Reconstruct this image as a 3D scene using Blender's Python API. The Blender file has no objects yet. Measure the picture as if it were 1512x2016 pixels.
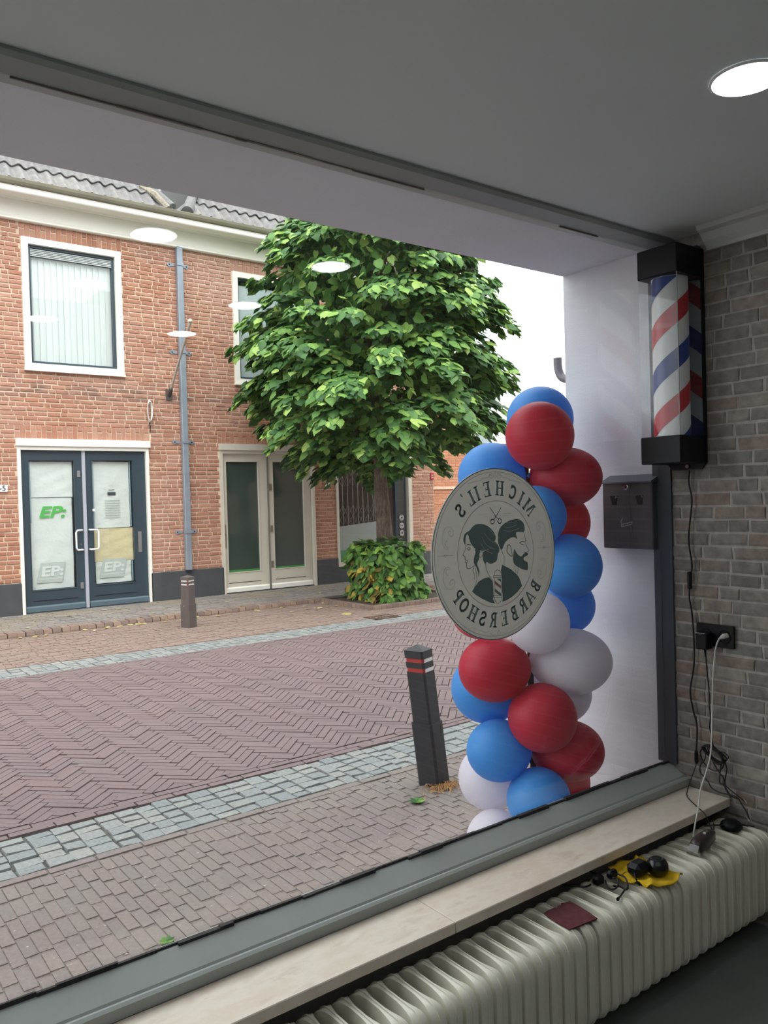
import bpy, math, random
from mathutils import Vector, Matrix
random.seed(7)
scene = bpy.context.scene
col = scene.collection
PI = math.pi

# ------------------------------------------------------------------ camera
CAM = Vector((0.0, 0.0, 1.5))
FPX = 1588.0
_yaw, _pitch, _roll = math.radians(36.95), math.radians(-0.92), math.radians(-1.58)
_f = Vector((math.sin(_yaw)*math.cos(_pitch), math.cos(_yaw)*math.cos(_pitch), math.sin(_pitch)))
_r = Vector((math.cos(_yaw), -math.sin(_yaw), 0.0))
_u = _r.cross(_f)
_r, _u = math.cos(_roll)*_r + math.sin(_roll)*_u, -math.sin(_roll)*_r + math.cos(_roll)*_u
cd = bpy.data.cameras.new('camera')
cam = bpy.data.objects.new('camera', cd)
col.objects.link(cam)
cd.sensor_fit = 'VERTICAL'
cd.sensor_height = 36.0
cd.lens = FPX/2016.0*36.0
cd.clip_start = 0.05
cd.clip_end = 300
M = Matrix.Identity(4)
for i in range(3):
    M[i][0], M[i][1], M[i][2], M[i][3] = _r[i], _u[i], -_f[i], CAM[i]
cam.matrix_world = M
scene.camera = cam

# ------------------------------------------------------------------ world: even bright overcast sky
w = bpy.data.worlds.new('overcast_sky')
scene.world = w
w.use_nodes = True
bg = w.node_tree.nodes['Background']
bg.inputs[0].default_value = (0.965, 0.985, 1.0, 1)
bg.inputs[1].default_value = 3.2
# hazy sun behind the cloud deck, very soft
sd = bpy.data.lights.new('hazy_sun', 'SUN')
sd.energy = 2.5
sd.angle = math.radians(50)
sd.color = (1.0, 0.97, 0.92)
so = bpy.data.objects.new('hazy_sun', sd)
col.objects.link(so)
so.rotation_euler = (math.radians(32), math.radians(-14), 0)
vs = scene.view_settings
vs.view_transform = 'Standard'
vs.look = 'None'
vs.gamma = 1.0
vs.use_curve_mapping = False
vs.exposure = 0.0
LAMP_STRENGTH = 18.0

def in_view(p, m=40):
    d = Vector(p)-CAM
    t = d.dot(_f)
    if t < 0.1: return False
    x = 756+FPX*d.dot(_r)/t
    y = 1008-FPX*d.dot(_u)/t
    return -m < x < 1512+m and -m < y < 2016+m

# ------------------------------------------------------------------ materials
def S(r, g, b):
    return tuple(((c/255)/12.92 if c/255 <= .04045 else ((c/255+.055)/1.055)**2.4) for c in (r, g, b))+(1,)

class NT:
    def __init__(s, name):
        s.m = bpy.data.materials.new(name); s.m.use_nodes = True
        s.t = s.m.node_tree; s.n = s.t.nodes
        s.b = s.n['Principled BSDF']
    def new(s, typ, **kw):
        n = s.n.new(typ)
        for k, v in kw.items(): setattr(n, k, v)
        return n
    def link(s, a, b): s.t.links.new(a, b)
    def pos(s):
        g = s.new('ShaderNodeNewGeometry'); return g.outputs['Position']
    def noise(s, scale, detail=4, vec=None, rough=.55, stretch=None):
        n = s.new('ShaderNodeTexNoise')
        n.inputs['Scale'].default_value = scale; n.inputs['Detail'].default_value = detail; n.inputs['Roughness'].default_value = rough
        v = vec or s.pos()
        if stretch:
            mp = s.new('ShaderNodeMapping'); mp.inputs['Scale'].default_value = stretch
            s.link(v, mp.inputs['Vector']); v = mp.outputs['Vector']
        s.link(v, n.inputs['Vector']); return n.outputs['Fac']
    def ramp(s, fac, stops):
        r = s.new('ShaderNodeValToRGB'); e = r.color_ramp.elements
        e[0].position, e[0].color = stops[0]; e[1].position, e[1].color = stops[-1]
        for p, c in stops[1:-1]:
            k = e.new(p); k.color = c
        s.link(fac, r.inputs['Fac']); return r.outputs['Color']
    def mix(s, fac, a, b, mode='MIX'):
        n = s.new('ShaderNodeMix', data_type='RGBA', blend_type=mode)
        if isinstance(fac, (int, float)): n.inputs['Factor'].default_value = fac
        else: s.link(fac, n.inputs['Factor'])
        for sock, v in ((n.inputs[6], a), (n.inputs[7], b)):
            if isinstance(v, tuple): sock.default_value = v
            else: s.link(v, sock)
        return n.outputs[2]
    def math(s, op, a, b=None):
        n = s.new('ShaderNodeMath', operation=op)
        for i, v in enumerate((a, b)):
            if v is None: continue
            if isinstance(v, (int, float)): n.inputs[i].default_value = v
            else: s.link(v, n.inputs[i])
        return n.outputs[0]
    def rand(s):
        g = s.new('ShaderNodeNewGeometry'); o = s.new('ShaderNodeObjectInfo')
        a = s.math('ADD', g.outputs['Random Per Island'], o.outputs['Random'])
        return s.math('FRACT', a)
    def color(s, c):
        if isinstance(c, tuple): s.b.inputs['Base Color'].default_value = c
        else: s.link(c, s.b.inputs['Base Color'])
    def bump(s, h, strength, dist=.01):
        n = s.new('ShaderNodeBump'); n.inputs['Strength'].default_value = strength; n.inputs['Distance'].default_value = dist
        s.link(h, n.inputs['Height']); s.link(n.outputs['Normal'], s.b.inputs['Normal'])
    def rough(s, r, metal=0, spec=None):
        s.b.inputs['Roughness'].default_value = r; s.b.inputs['Metallic'].default_value = metal
        if spec is not None: s.b.inputs['Specular IOR Level'].default_value = spec

def plain(name, c, rough=.5, metal=0, var=.08, scale=8, bump=0, bscale=60, spec=None, dist=.004):
    n = NT(name)
    dark = tuple(v*(1-var) for v in c[:3])+(1,); lite = tuple(min(1, v*(1+var)) for v in c[:3])+(1,)
    n.color(n.ramp(n.noise(scale), [(.3, dark), (.7, lite)])); n.rough(rough, metal, spec)
    if bump: n.bump(n.noise(bscale, 5), bump, dist)
    return n.m

def pieces(name, cols, rough=.8, nscale=40, nvar=.35, bump=.4, stain=None, spec=.3, big=None, streak=None):
    """one tone per piece (random per piece) with fine grain"""
    n = NT(name)
    k = len(cols)
    c = n.ramp(n.rand(), [(i/(k-1), x) for i, x in enumerate(cols)])
    g = n.noise(nscale, 6)
    c = n.mix(nvar, c, n.ramp(g, [(.25, (.25, .25, .25, 1)), (.75, (.78, .78, .78, 1))]), 'OVERLAY')
    if big:
        f = n.ramp(n.noise(big[0], 3), [(big[1], (0, 0, 0, 1)), (big[2], (1, 1, 1, 1))])
        c = n.mix(n.math('MULTIPLY', f, big[4]), c, big[3])
    if stain:
        f = n.ramp(n.noise(stain[0], 5), [(stain[1], (0, 0, 0, 1)), (stain[2], (1, 1, 1, 1))])
        c = n.mix(n.math('MULTIPLY', f, stain[4]), c, stain[3])
    if streak:
        sp = n.new('ShaderNodeSeparateXYZ'); n.link(n.pos(), sp.inputs[0])
        band = n.ramp(n.math('SUBTRACT', sp.outputs['Z'], streak[0]), [(0, (0, 0, 0, 1)), (.2, (1, 1, 1, 1)), (.5, (0, 0, 0, 1))])
        f = n.ramp(n.noise(2.2, 4, stretch=(.8, 1, 3)), [(.46, (0, 0, 0, 1)), (.62, (1, 1, 1, 1))])
        c = n.mix(n.math('MULTIPLY', n.math('MULTIPLY', f, band), .75), c, streak[1])
    n.color(c); n.rough(rough, 0, spec)
    if bump: n.bump(g, bump, .004)
    return n.m

def glass_mat(name, tint=(.97, .985, .98, 1), rough=0.0, ior=1.5):
    n = NT(name)
    tr = n.new('ShaderNodeBsdfTransparent'); tr.inputs['Color'].default_value = tint
    gl = n.new('ShaderNodeBsdfGlossy'); gl.inputs['Roughness'].default_value = rough
    fr = n.new('ShaderNodeFresnel'); ge = n.new('ShaderNodeNewGeometry')
    n.link(n.math('SUBTRACT', ior, n.math('MULTIPLY', ge.outputs['Backfacing'], ior-1/ior)), fr.inputs['IOR'])   # same reflectance on both faces
    mx = n.new('ShaderNodeMixShader')
    n.link(fr.outputs[0], mx.inputs[0]); n.link(tr.outputs[0], mx.inputs[1]); n.link(gl.outputs[0], mx.inputs[2])
    n.link(mx.outputs[0], n.n['Material Output'].inputs['Surface'])
    return n.m

def emit_mat(name, c, s):
    n = NT(name); n.b.inputs['Emission Color'].default_value = c; n.b.inputs['Emission Strength'].default_value = s
    n.color((.8, .8, .8, 1)); return n.m

def leaf_mat(name, stops, trans=.35):
    n = NT(name)
    c = n.ramp(n.rand(), stops)
    g = n.noise(25, 3)
    c = n.mix(.25, c, n.ramp(g, [(.3, (.3, .3, .3, 1)), (.7, (.7, .7, .7, 1))]), 'OVERLAY')
    n.color(c); n.rough(.5, 0, .35)
    tl = n.new('ShaderNodeBsdfTranslucent'); n.link(c, tl.inputs['Color'])
    mx = n.new('ShaderNodeMixShader'); mx.inputs[0].default_value = trans
    n.link(n.b.outputs[0], mx.inputs[1]); n.link(tl.outputs[0], mx.inputs[2])
    n.link(mx.outputs[0], n.n['Material Output'].inputs['Surface'])
    return n.m

MT = {}
MT['ceiling'] = plain('ceiling_paint', S(220, 229, 230), .7, var=.02, scale=2)
MT['plaster'] = plain('white_plaster', S(214, 215, 221), .85, var=.03, scale=6, bump=.35, bscale=180)
MT['roomwall'] = plain('room_wall_paint', S(224, 224, 220), .8, var=.03)
MT['floor'] = plain('grey_vinyl', S(116, 122, 118), .45, var=.12, scale=3)
MT['frame'] = plain('grey_green_paint', S(160, 166, 163), .4, var=.04, scale=10)
MT['seal'] = plain('black_sealant', S(44, 42, 44), .7, var=.5, scale=30)
MT['glass'] = glass_mat('window_glass')
MT['acrylic'] = glass_mat('clear_acrylic', (.97, .98, .98, 1), ior=1.3)
MT['black'] = plain('black_plastic', S(15, 17, 20), .45, var=.1, spec=.25)
MT['cable'] = plain('black_cable', S(20, 20, 22), .5, var=.1)
MT['whitecable'] = plain('white_cable', S(205, 203, 196), .5, var=.04)
MT['mirror'] = plain('mirror_panel', S(190, 195, 200), .05, metal=1, var=.01)
MT['polewhite'] = plain('white_barrel', S(232, 232, 232), .4, var=.01)
MT['polered'] = plain('red_stripe', S(200, 34, 48), .4, var=.02)
MT['poleblue'] = plain('blue_stripe', S(34, 60, 140), .4, var=.02)
MT['radiator'] = plain('cream_enamel', S(226, 224, 208), .35, var=.03, scale=5)
MT['anthracite'] = plain('anthracite_metal', S(76, 72, 76), .55, var=.04)
MT['chrome'] = plain('chrome', S(215, 215, 215), .15, metal=1, var=.02)
MT['void'] = plain('dark_hollow', S(16, 15, 18), .9, var=.1)
MT['greyprint'] = plain('grey_print', S(190, 188, 190), .6, var=.03)
MT['moulding'] = plain('moulding_paint', S(196, 198, 196), .7, var=.03)
# marble sill
n = NT('cream_marble')
v = n.noise(5, 8, rough=.65, stretch=(1, 2.2, 1))
c = n.ramp(v, [(.3, S(196, 182, 164)), (.48, S(222, 211, 196)), (.6, S(214, 200, 182)), (.75, S(230, 222, 210))])
c = n.mix(n.math('MULTIPLY', n.ramp(n.noise(14, 6, stretch=(1, 3, 1)), [(.62, (0, 0, 0, 1)), (.7, (1, 1, 1, 1))]), .35), c, S(186, 166, 144))
n.color(c); n.rough(.32); MT['marble'] = n.m
# indoor brick cladding
MT['inbrick'] = pieces('indoor_brick', [S(122, 117, 112), S(136, 129, 123), S(114, 111, 108), S(144, 137, 130), S(136, 121, 111), S(126, 125, 121)], .85, 30, .6, .5)
MT['inmortar'] = plain('indoor_mortar', S(166, 160, 155), .9, var=.15, scale=30, bump=.4, bscale=120)
# street
MT['road'] = pieces('road_clinker', [S(119, 103, 104), S(122, 106, 106), S(116, 101, 102), S(124, 107, 106), S(118, 103, 104)], .8, 60, .2, .3, big=(.7, .45, .7, S(132, 117, 115), .35))
MT['walkbrick'] = pieces('pavement_clinker', [S(130, 118, 115), S(127, 116, 112), S(133, 121, 116), S(124, 115, 112), S(130, 119, 117)], .9, 60, .3, .35, big=(1.3, .45, .7, S(130, 126, 119), .6))
MT['farbrick'] = pieces('parking_clinker', [S(142, 122, 112), S(136, 118, 110), S(146, 126, 115), S(133, 117, 110)], .9, 60, .25, .3, big=(1.0, .4, .7, S(138, 124, 116), .4))
MT['cobble'] = pieces('grey_cobble', [S(133, 137, 137), S(140, 143, 141), S(127, 132, 133), S(145, 146, 142), S(136, 139, 136)], .85, 70, .45, .6)
MT['greypaver'] = pieces('grey_paver', [S(136, 130, 124), S(124, 120, 118), S(146, 138, 130), S(130, 126, 122)], .85, 60, .4, .4, big=(1.1, .5, .72, S(150, 132, 96), .5))
MT['kerb'] = pieces('kerb_brick', [S(140, 118, 106), S(122, 106, 100), S(150, 128, 112)], .85, 60, .4, .4)
MT['joint'] = plain('joint_sand', S(70, 62, 61), .95, var=.3, scale=40)
MT['grit'] = plain('pale_joint_grit', S(118, 107, 102), .95, var=.4, scale=60)
# house
MT['brick'] = pieces('old_red_brick', [S(176, 126, 104), S(166, 115, 93), S(184, 136, 112), S(158, 109, 89), S(178, 126, 100), S(170, 124, 107), S(187, 142, 120)], .85, 45, .45, .5,
                     big=(.55, .42, .7, S(188, 150, 135), .6), stain=(1.6, .64, .78, S(104, 88, 82), .55), streak=(2.95, S(92, 82, 78)))
MT['mortar'] = plain('pale_mortar', S(216, 194, 172), .95, var=.1, scale=20)
MT['newbrick'] = pieces('light_brick', [S(196, 138, 108), S(186, 128, 100), S(204, 148, 118)], .85, 40, .3, .3)
MT['plinth'] = plain('dark_plinth', S(72, 74, 78), .8, var=.12, scale=5, bump=.2)
MT['cream'] = plain('cream_paint', S(244, 242, 233), .5, var=.02)
MT['creamdoor'] = plain('greige_paint', S(214, 208, 194), .45, var=.03)
MT['bluegrey'] = plain('dark_blue_door_paint', S(50, 66, 76), .4, var=.06)
MT['zinc'] = plain('zinc', S(150, 160, 172), .45, metal=.35, var=.1, scale=6)
MT['gutter'] = plain('gutter_zinc', S(126, 121, 104), .6, metal=0, var=.12, scale=4)
MT['tile'] = pieces('grey_roof_tile', [S(124, 122, 122), S(114, 113, 114), S(132, 130, 128), S(119, 116, 116)], .75, 14, .5, .3)
MT['paper'] = plain('white_paper', S(228, 232, 228), .8, var=.02, scale=4, bump=.6, bscale=7, dist=.02)
MT['beige'] = plain('beige_paper', S(226, 212, 172), .8, var=.04, scale=4, bump=.7, bscale=8, dist=.02)
MT['green'] = plain('green_print', S(70, 190, 70), .6, var=.03)
MT['paperprint'] = plain('pale_grey_print', S(196, 204, 200), .8, var=.03)
MT['tape'] = plain('blue_tape', S(150, 178, 190), .6, var=.04)
MT['blind'] = plain('white_blind', S(232, 238, 236), .6, var=.02)
MT['film'] = plain('pale_window_film', S(206, 216, 218), .5, var=.02)
MT['darkglass'] = plain('dark_green_glass', S(66, 78, 72), .08, var=.12, scale=2.5, spec=.6)
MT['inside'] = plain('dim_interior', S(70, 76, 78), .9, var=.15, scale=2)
MT['numplate'] = plain('number_plate', S(240, 242, 242), .4, var=.01)
MT['ink'] = plain('black_ink', S(30, 34, 40), .5, var=.02)
MT['redplate'] = plain('red_plate', S(170, 46, 52), .5, var=.03)
MT['steel'] = plain('steel', S(168, 170, 170), .35, metal=.8, var=.05)
MT['bolltop'] = plain('bollard_plastic', S(40, 40, 44), .6, var=.12, scale=12, bump=.15)
MT['bollfar'] = plain('weathered_bollard', S(92, 84, 82), .7, var=.1, scale=12, bump=.15)
MT['bandred'] = plain('red_band', S(176, 52, 44), .5, var=.05)
MT['bandwhite'] = plain('white_band', S(220, 222, 222), .4, var=.03)
MT['straw'] = plain('dry_grass', S(186, 146, 96), .9, var=.25, scale=60)
# trees
MT['leaf'] = leaf_mat('linden_leaf', [(0, S(58, 92, 54)), (.35, S(82, 124, 66)), (.7, S(108, 150, 76)), (.88, S(140, 178, 90)), (1, S(178, 206, 114))], .24)
MT['hedgeleaf'] = leaf_mat('hedge_leaf', [(0, S(56, 92, 50)), (.4, S(84, 130, 62)), (.75, S(114, 160, 74)), (1, S(158, 194, 96))], .28)
MT['deadleaf'] = leaf_mat('withered_leaf', [(0, S(96, 92, 44)), (.5, S(150, 130, 62)), (1, S(206, 184, 70))], .2)
MT['fallen'] = leaf_mat('fallen_leaf', [(0, S(186, 172, 116)), (.5, S(198, 186, 134)), (1, S(168, 148, 104))], .1)
n = NT('linden_bark')
f = n.noise(9, 8, rough=.7, stretch=(3, 3, .8))
c = n.ramp(f, [(.3, S(70, 60, 52)), (.5, S(112, 100, 88)), (.72, S(150, 142, 126))])
n.color(c); n.rough(.9); n.bump(f, .9, .03); MT['bark'] = n.m
# balloons
def balloon_mat(name, c, sss):
    n = NT(name); n.color(c); n.rough(.42, 0, .35)
    n.b.inputs['Sheen Weight'].default_value = .1
    tl = n.new('ShaderNodeBsdfTranslucent'); tl.inputs['Color'].default_value = c
    mx = n.new('ShaderNodeMixShader'); mx.inputs[0].default_value = sss
    n.link(n.b.outputs[0], mx.inputs[1]); n.link(tl.outputs[0], mx.inputs[2])
    n.link(mx.outputs[0], n.n['Material Output'].inputs['Surface'])
    return n.m
MT['bred'] = balloon_mat('red_latex', S(206, 44, 72), .42)
MT['bblue'] = balloon_mat('blue_latex', S(82, 166, 236), .42)
MT['bwhite'] = balloon_mat('white_latex', S(232, 228, 236), .42)
MT['signdisc'] = balloon_mat('grey_white_film', S(214, 214, 209), .5)
MT['signink'] = balloon_mat('green_grey_ink', S(128, 147, 148), .4)
MT['signred'] = balloon_mat('faded_red_ink', S(206, 170, 170), .55)
MT['signline'] = balloon_mat('grey_line_ink', S(190, 190, 188), .55)
MT['brown'] = plain('maroon_sponge_sheet', S(96, 46, 52), .9, var=.2, scale=60, bump=.4, bscale=300)
MT['yellow'] = plain('yellow_cloth', S(222, 184, 30), .9, var=.12, scale=30, bump=.4, bscale=300)
MT['clipper'] = plain('dark_bronze_plastic', S(60, 48, 50), .3, var=.1)

# ------------------------------------------------------------------ mesh helpers
ORG = {}
def finish(o, label=None, cat=None, group=None, kind=None):
    if label: o['label'] = label
    if cat: o['category'] = cat
    if group: o['group'] = group
    if kind: o['kind'] = kind
    return o
def thing(name, loc, label, cat, group=None, kind=None):
    o = bpy.data.objects.new(name, None); col.objects.link(o)
    o.location = loc; o.empty_display_size = .1
    ORG[o.name] = Vector(loc)
    return finish(o, label, cat, group, kind)
def link_mesh(name, me, parent=None, org=None):
    o = bpy.data.objects.new(name, me); col.objects.link(o)
    if parent is not None:
        o.parent = parent; ORG[o.name] = ORG[parent.name]
    else:
        o.location = org or (0, 0, 0); ORG[o.name] = Vector(o.location)
    return o
def piece(name, me, parent, loc, scale=(1, 1, 1), rot=(0, 0, 0)):
    o = bpy.data.objects.new(name, me); col.objects.link(o)
    o.parent = parent
    o.location = Vector(loc)-ORG[parent.name]; o.scale = scale; o.rotation_euler = rot
    ORG[o.name] = Vector(loc)
    return o

class MB:
    def __init__(s): s.v = []; s.f = []
    def add(s, vs, fs):
        k = len(s.v); s.v += [tuple(p) for p in vs]; s.f += [tuple(i+k for i in f) for f in fs]; return s
    def box(s, x0, x1, y0, y1, z0, z1):
        return s.add([(x0, y0, z0), (x1, y0, z0), (x1, y1, z0), (x0, y1, z0), (x0, y0, z1), (x1, y0, z1), (x1, y1, z1), (x0, y1, z1)],
                     [(0, 3, 2, 1), (4, 5, 6, 7), (0, 1, 5, 4), (1, 2, 6, 5), (2, 3, 7, 6), (3, 0, 4, 7)])
    def bbox(s, x0, x1, y0, y1, z0, z1, b):
        """box with bevelled edges"""
        xs = (x0, x0+b, x1-b, x1); ys = (y0, y0+b, y1-b, y1); zs = (z0, z0+b, z1-b, z1)
        P = lambda X, Y, Z: (xs[X], ys[Y], zs[Z])
        ring = lambda Z, i: [P(1-i+0 if 0 else (1 if i else 0), 1, Z)]
        v = []
        idx = {}
        def V(X, Y, Z):
            k = (X, Y, Z)
            if k not in idx: idx[k] = len(v); v.append(P(X, Y, Z))
            return idx[k]
        f = []
        for Z, o in ((0, 1), (3, 0)):
            q = [V(1, 1, Z), V(2, 1, Z), V(2, 2, Z), V(1, 2, Z)]; f.append(tuple(q[::-1] if o else q))
        for Y, o in ((0, 0), (3, 1)):
            q = [V(1, Y, 1), V(2, Y, 1), V(2, Y, 2), V(1, Y, 2)]; f.append(tuple(q[::-1] if o else q))
        for X, o in ((0, 1), (3, 0)):
            q = [V(X, 1, 1), V(X, 2, 1), V(X, 2, 2), V(X, 1, 2)]; f.append(tuple(q[::-1] if o else q))
        for X in (0, 3):
            for Y in (0, 3):
                x1_, y1_ = (1 if X == 0 else 2), (1 if Y == 0 else 2)
                q = [V(X, y1_, 1), V(x1_, Y, 1), V(x1_, Y, 2), V(X, y1_, 2)]; f.append(tuple(q if (X == 0) == (Y == 0) else q[::-1]))
        for X in (0, 3):
            for Z in (0, 3):
                x1_, z1_ = (1 if X == 0 else 2), (1 if Z == 0 else 2)
                q = [V(X, 1, z1_), V(X, 2, z1_), V(x1_, 2, Z), V(x1_, 1, Z)]; f.append(tuple(q if (X == 0) == (Z == 3) else q[::-1]))
        for Y in (0, 3):
            for Z in (0, 3):
                y1_, z1_ = (1 if Y == 0 else 2), (1 if Z == 0 else 2)
                q = [V(1, Y, z1_), V(2, Y, z1_), V(2, y1_, Z), V(1, y1_, Z)]; f.append(tuple(q if (Y == 0) == (Z == 3) else q[::-1]))
        for X in (0, 3):
            for Y in (0, 3):
                for Z in (0, 3):
                    x1_, y1_, z1_ = (1 if X == 0 else 2), (1 if Y == 0 else 2), (1 if Z == 0 else 2)
                    f.append((V(X, y1_, z1_), V(x1_, Y, z1_), V(x1_, y1_, Z)))
        return s.add(v, f)
    def prism(s, poly, axis, a, b):
        """extrude a 2D polygon along axis ('x': poly in (y,z); 'y': (x,z); 'z': (x,y))"""
        mk = {'x': lambda p, t: (t, p[0], p[1]), 'y': lambda p, t: (p[0], t, p[1]), 'z': lambda p, t: (p[0], p[1], t)}[axis]
        k = len(poly)
        return s.add([mk(p, a) for p in poly]+[mk(p, b) for p in poly],
                     [tuple(range(k))[::-1], tuple(range(k, 2*k))]+[(i, (i+1) % k, k+(i+1) % k, k+i) for i in range(k)])
    def tube(s, pts, r, n=8, cap=True):
        pts = [Vector(p) for p in pts]; k = len(pts)
        rs = r if isinstance(r, (list, tuple)) else [r]*k
        vs, prev = [], None
        for i, p in enumerate(pts):
            d = (pts[min(i+1, k-1)]-pts[max(i-1, 0)]).normalized()
            if prev is None:
                a = d.cross(Vector((0, 0, 1)))
                if a.length < .1: a = d.cross(Vector((1, 0, 0)))
            else: a = prev-d*prev.dot(d)
            a.normalize(); prev = a; b = d.cross(a)
            for j in range(n):
                t = 2*PI*j/n
                vs.append(p+(a*math.cos(t)+b*math.sin(t))*rs[i])
        fs = [(i*n+j, i*n+(j+1) % n, (i+1)*n+(j+1) % n, (i+1)*n+j) for i in range(k-1) for j in range(n)]
        if cap: fs += [tuple(range(n))[::-1], tuple(range((k-1)*n, k*n))]
        return s.add(vs, fs)
    def lathe(s, prof, c, n=24, axis='z', cap=True):
        """prof: list of (radius, height) about point c"""
        mk = {'z': lambda r, h, t: (c[0]+r*math.cos(t), c[1]+r*math.sin(t), c[2]+h),
              'y': lambda r, h, t: (c[0]+r*math.cos(t), c[1]+h, c[2]+r*math.sin(t)),
              'x': lambda r, h, t: (c[0]+h, c[1]+r*math.cos(t), c[2]+r*math.sin(t))}[axis]
        k = len(prof)
        vs = [mk(r, h, 2*PI*j/n) for r, h in prof for j in range(n)]
        fs = [(i*n+j, i*n+(j+1) % n, (i+1)*n+(j+1) % n, (i+1)*n+j) for i in range(k-1) for j in range(n)]
        if cap: fs += [tuple(range(n))[::-1], tuple(range((k-1)*n, k*n))]
        return s.add(vs, fs)
    def mesh(s, name, mat, org=(0, 0, 0), smooth=False):
        me = bpy.data.meshes.new(name)
        me.from_pydata([(a-org[0], b-org[1], c-org[2]) for a, b, c in s.v], [], s.f)
        if mat: me.materials.append(mat)
        me.update()
        import bmesh
        bm = bmesh.new(); bm.from_mesh(me); bmesh.ops.recalc_face_normals(bm, faces=bm.faces); bm.to_mesh(me); bm.free()
        if smooth:
            me.polygons.foreach_set('use_smooth', [True]*len(me.polygons))
        return me
    def build(s, name, mat, parent=None, org=None, smooth=False, **kw):
        o_ = ORG[parent.name] if parent is not None else (org or (0, 0, 0))
        o = link_mesh(name, s.mesh(name, mat, o_, smooth), parent, org)
        if smooth == 'auto':
            pass
        return finish(o, **kw)
def smooth_angle(o, deg=35):
    me = o.data
    me.polygons.foreach_set('use_smooth', [True]*len(me.polygons))
    me.set_sharp_from_angle(angle=math.radians(deg))
    return o
def spline(pts, k=6):
    pts = [Vector(p) for p in pts]; out = []
    for i in range(len(pts)-1):
        p0, p1, p2, p3 = pts[max(i-1, 0)], pts[i], pts[i+1], pts[min(i+2, len(pts)-1)]
        for j in range(k):
            t = j/k
            out.append(.5*((2*p1)+(p2-p0)*t+(2*p0-5*p1+4*p2-p3)*t*t+(3*p1-p0-3*p2+p3)*t**3))
    out.append(pts[-1]); return out

def chip(face, var, ch=.12, jit=.03, top=1.0):
    """unit piece with chamfered show side, 18 triangles. face 'z' (up), 'y' (towards -y), 'x' (towards -x)"""
    rnd = random.Random(var*13+ord(face))
    J = lambda: rnd.uniform(-jit, jit)
    base = [(-.5, -.5), (.5, -.5), (.5, .5), (-.5, .5)]
    a = [(u*(1+J()), w*(1+J())) for u, w in base]
    vs = [(u, w, 0) for u, w in a]+[(u, w, .6) for u, w in a]
    vs += [(u-math.copysign(ch*.5, u)*CHU+J()*.3, w-math.copysign(ch, w)+J()*.4, top*(1+J())) for u, w in a]
    fs = [(0, 1, 5, 4), (1, 2, 6, 5), (2, 3, 7, 6), (3, 0, 4, 7), (4, 5, 9, 8), (5, 6, 10, 9), (6, 7, 11, 10), (7, 4, 8, 11), (8, 9, 10, 11)]
    mp = {'z': lambda p: p, 'y': lambda p: (p[0], -p[2], p[1]), 'x': lambda p: (-p[2], p[0], p[1])}[face]
    return [mp(p) for p in vs], fs
CHU = 1.0
def chip_set(name, face, mat, k=5, ch=.12, jit=.03):
    out = []
    for i in range(k):
        vs, fs = chip(face, i+1, ch, jit)
        out.append((MB().add(vs, fs).mesh(name, mat), vs, fs))
    return out
def lay(name, spots, chips, parent, limit=300, stuffname=None, mat=None, must=None, stuff_label=None):
    """spots: list of (centre, scale, rotz). nearest in view become parts, the rest one joined part"""
    def key(s):
        c = Vector(s[0]); return (0 if in_view(c) and (must is None or must(c)) else 1, (c-CAM).length)
    order = sorted(range(len(spots)), key=lambda i: key(spots[i]))
    mb = MB()
    for rank, i in enumerate(order):
        c, sc, rz = spots[i]
        me, vs, fs = chips[(i*7) % len(chips)]
        if rank < limit and in_view(c):
            piece(name, me, parent, c, sc, (0, 0, rz))
        else:
            cs, sn = math.cos(rz), math.sin(rz)
            mb.add([(c[0]+x*sc[0]*cs-y*sc[1]*sn, c[1]+x*sc[0]*sn+y*sc[1]*cs, c[2]+z*sc[2]) for x, y, z in vs], fs)
    if mb.v:
        o = mb.build(stuffname or name+'_field', mat, parent)
        o['kind'] = 'stuff'
def text_mesh(body, size, mat, name, shear=0, offset=0, extrude=.001, wide=1.0):
    """flat lettering standing upright, read from the -y side; origin at its centre"""
    cu = bpy.data.curves.new('t', 'FONT'); cu.body = body; cu.size = size; cu.shear = shear; cu.offset = offset; cu.extrude = extrude
    cu.align_x = 'CENTER'; cu.align_y = 'CENTER'
    ob = bpy.data.objects.new('t', cu); col.objects.link(ob)
    dg = bpy.context.evaluated_depsgraph_get()
    me = bpy.data.meshes.new_from_object(ob.evaluated_get(dg))
    bpy.data.objects.remove(ob)
    me.transform(Matrix(((wide, 0, 0, 0), (0, 0, -1, 0), (0, 1, 0, 0), (0, 0, 0, 1))))
    me.name = name; me.materials.clear(); me.materials.append(mat)
    return me

# ================================================================== THE ROOM
XW, YG, ZC = 2.66, 1.80, 2.42       # brick wall face, glass, ceiling
XL, YB = -2.4, -3.2
MB().box(XL-.1, XW+.2, YB-.1, 1.72, -.1, 0).build('floor', MT['floor'], kind='structure')
MB().box(XL-.1, XW+.2, YB-.1, 1.76, ZC, ZC+.12).build('ceiling', MT['ceiling'], kind='structure')
MB().box(XL-.2, XL, YB-.1, 1.80, 0, ZC).build('wall_left', MT['roomwall'], kind='structure')
MB().box(XL, XW+.2, YB-.2, YB, 0, ZC).build('wall_back', MT['roomwall'], kind='structure')
wr = MB().box(XW+.004, XW+.2, YB, 1.80, 0, ZC+.1).build('wall_right', MT['inmortar'], kind='structure')
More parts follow.
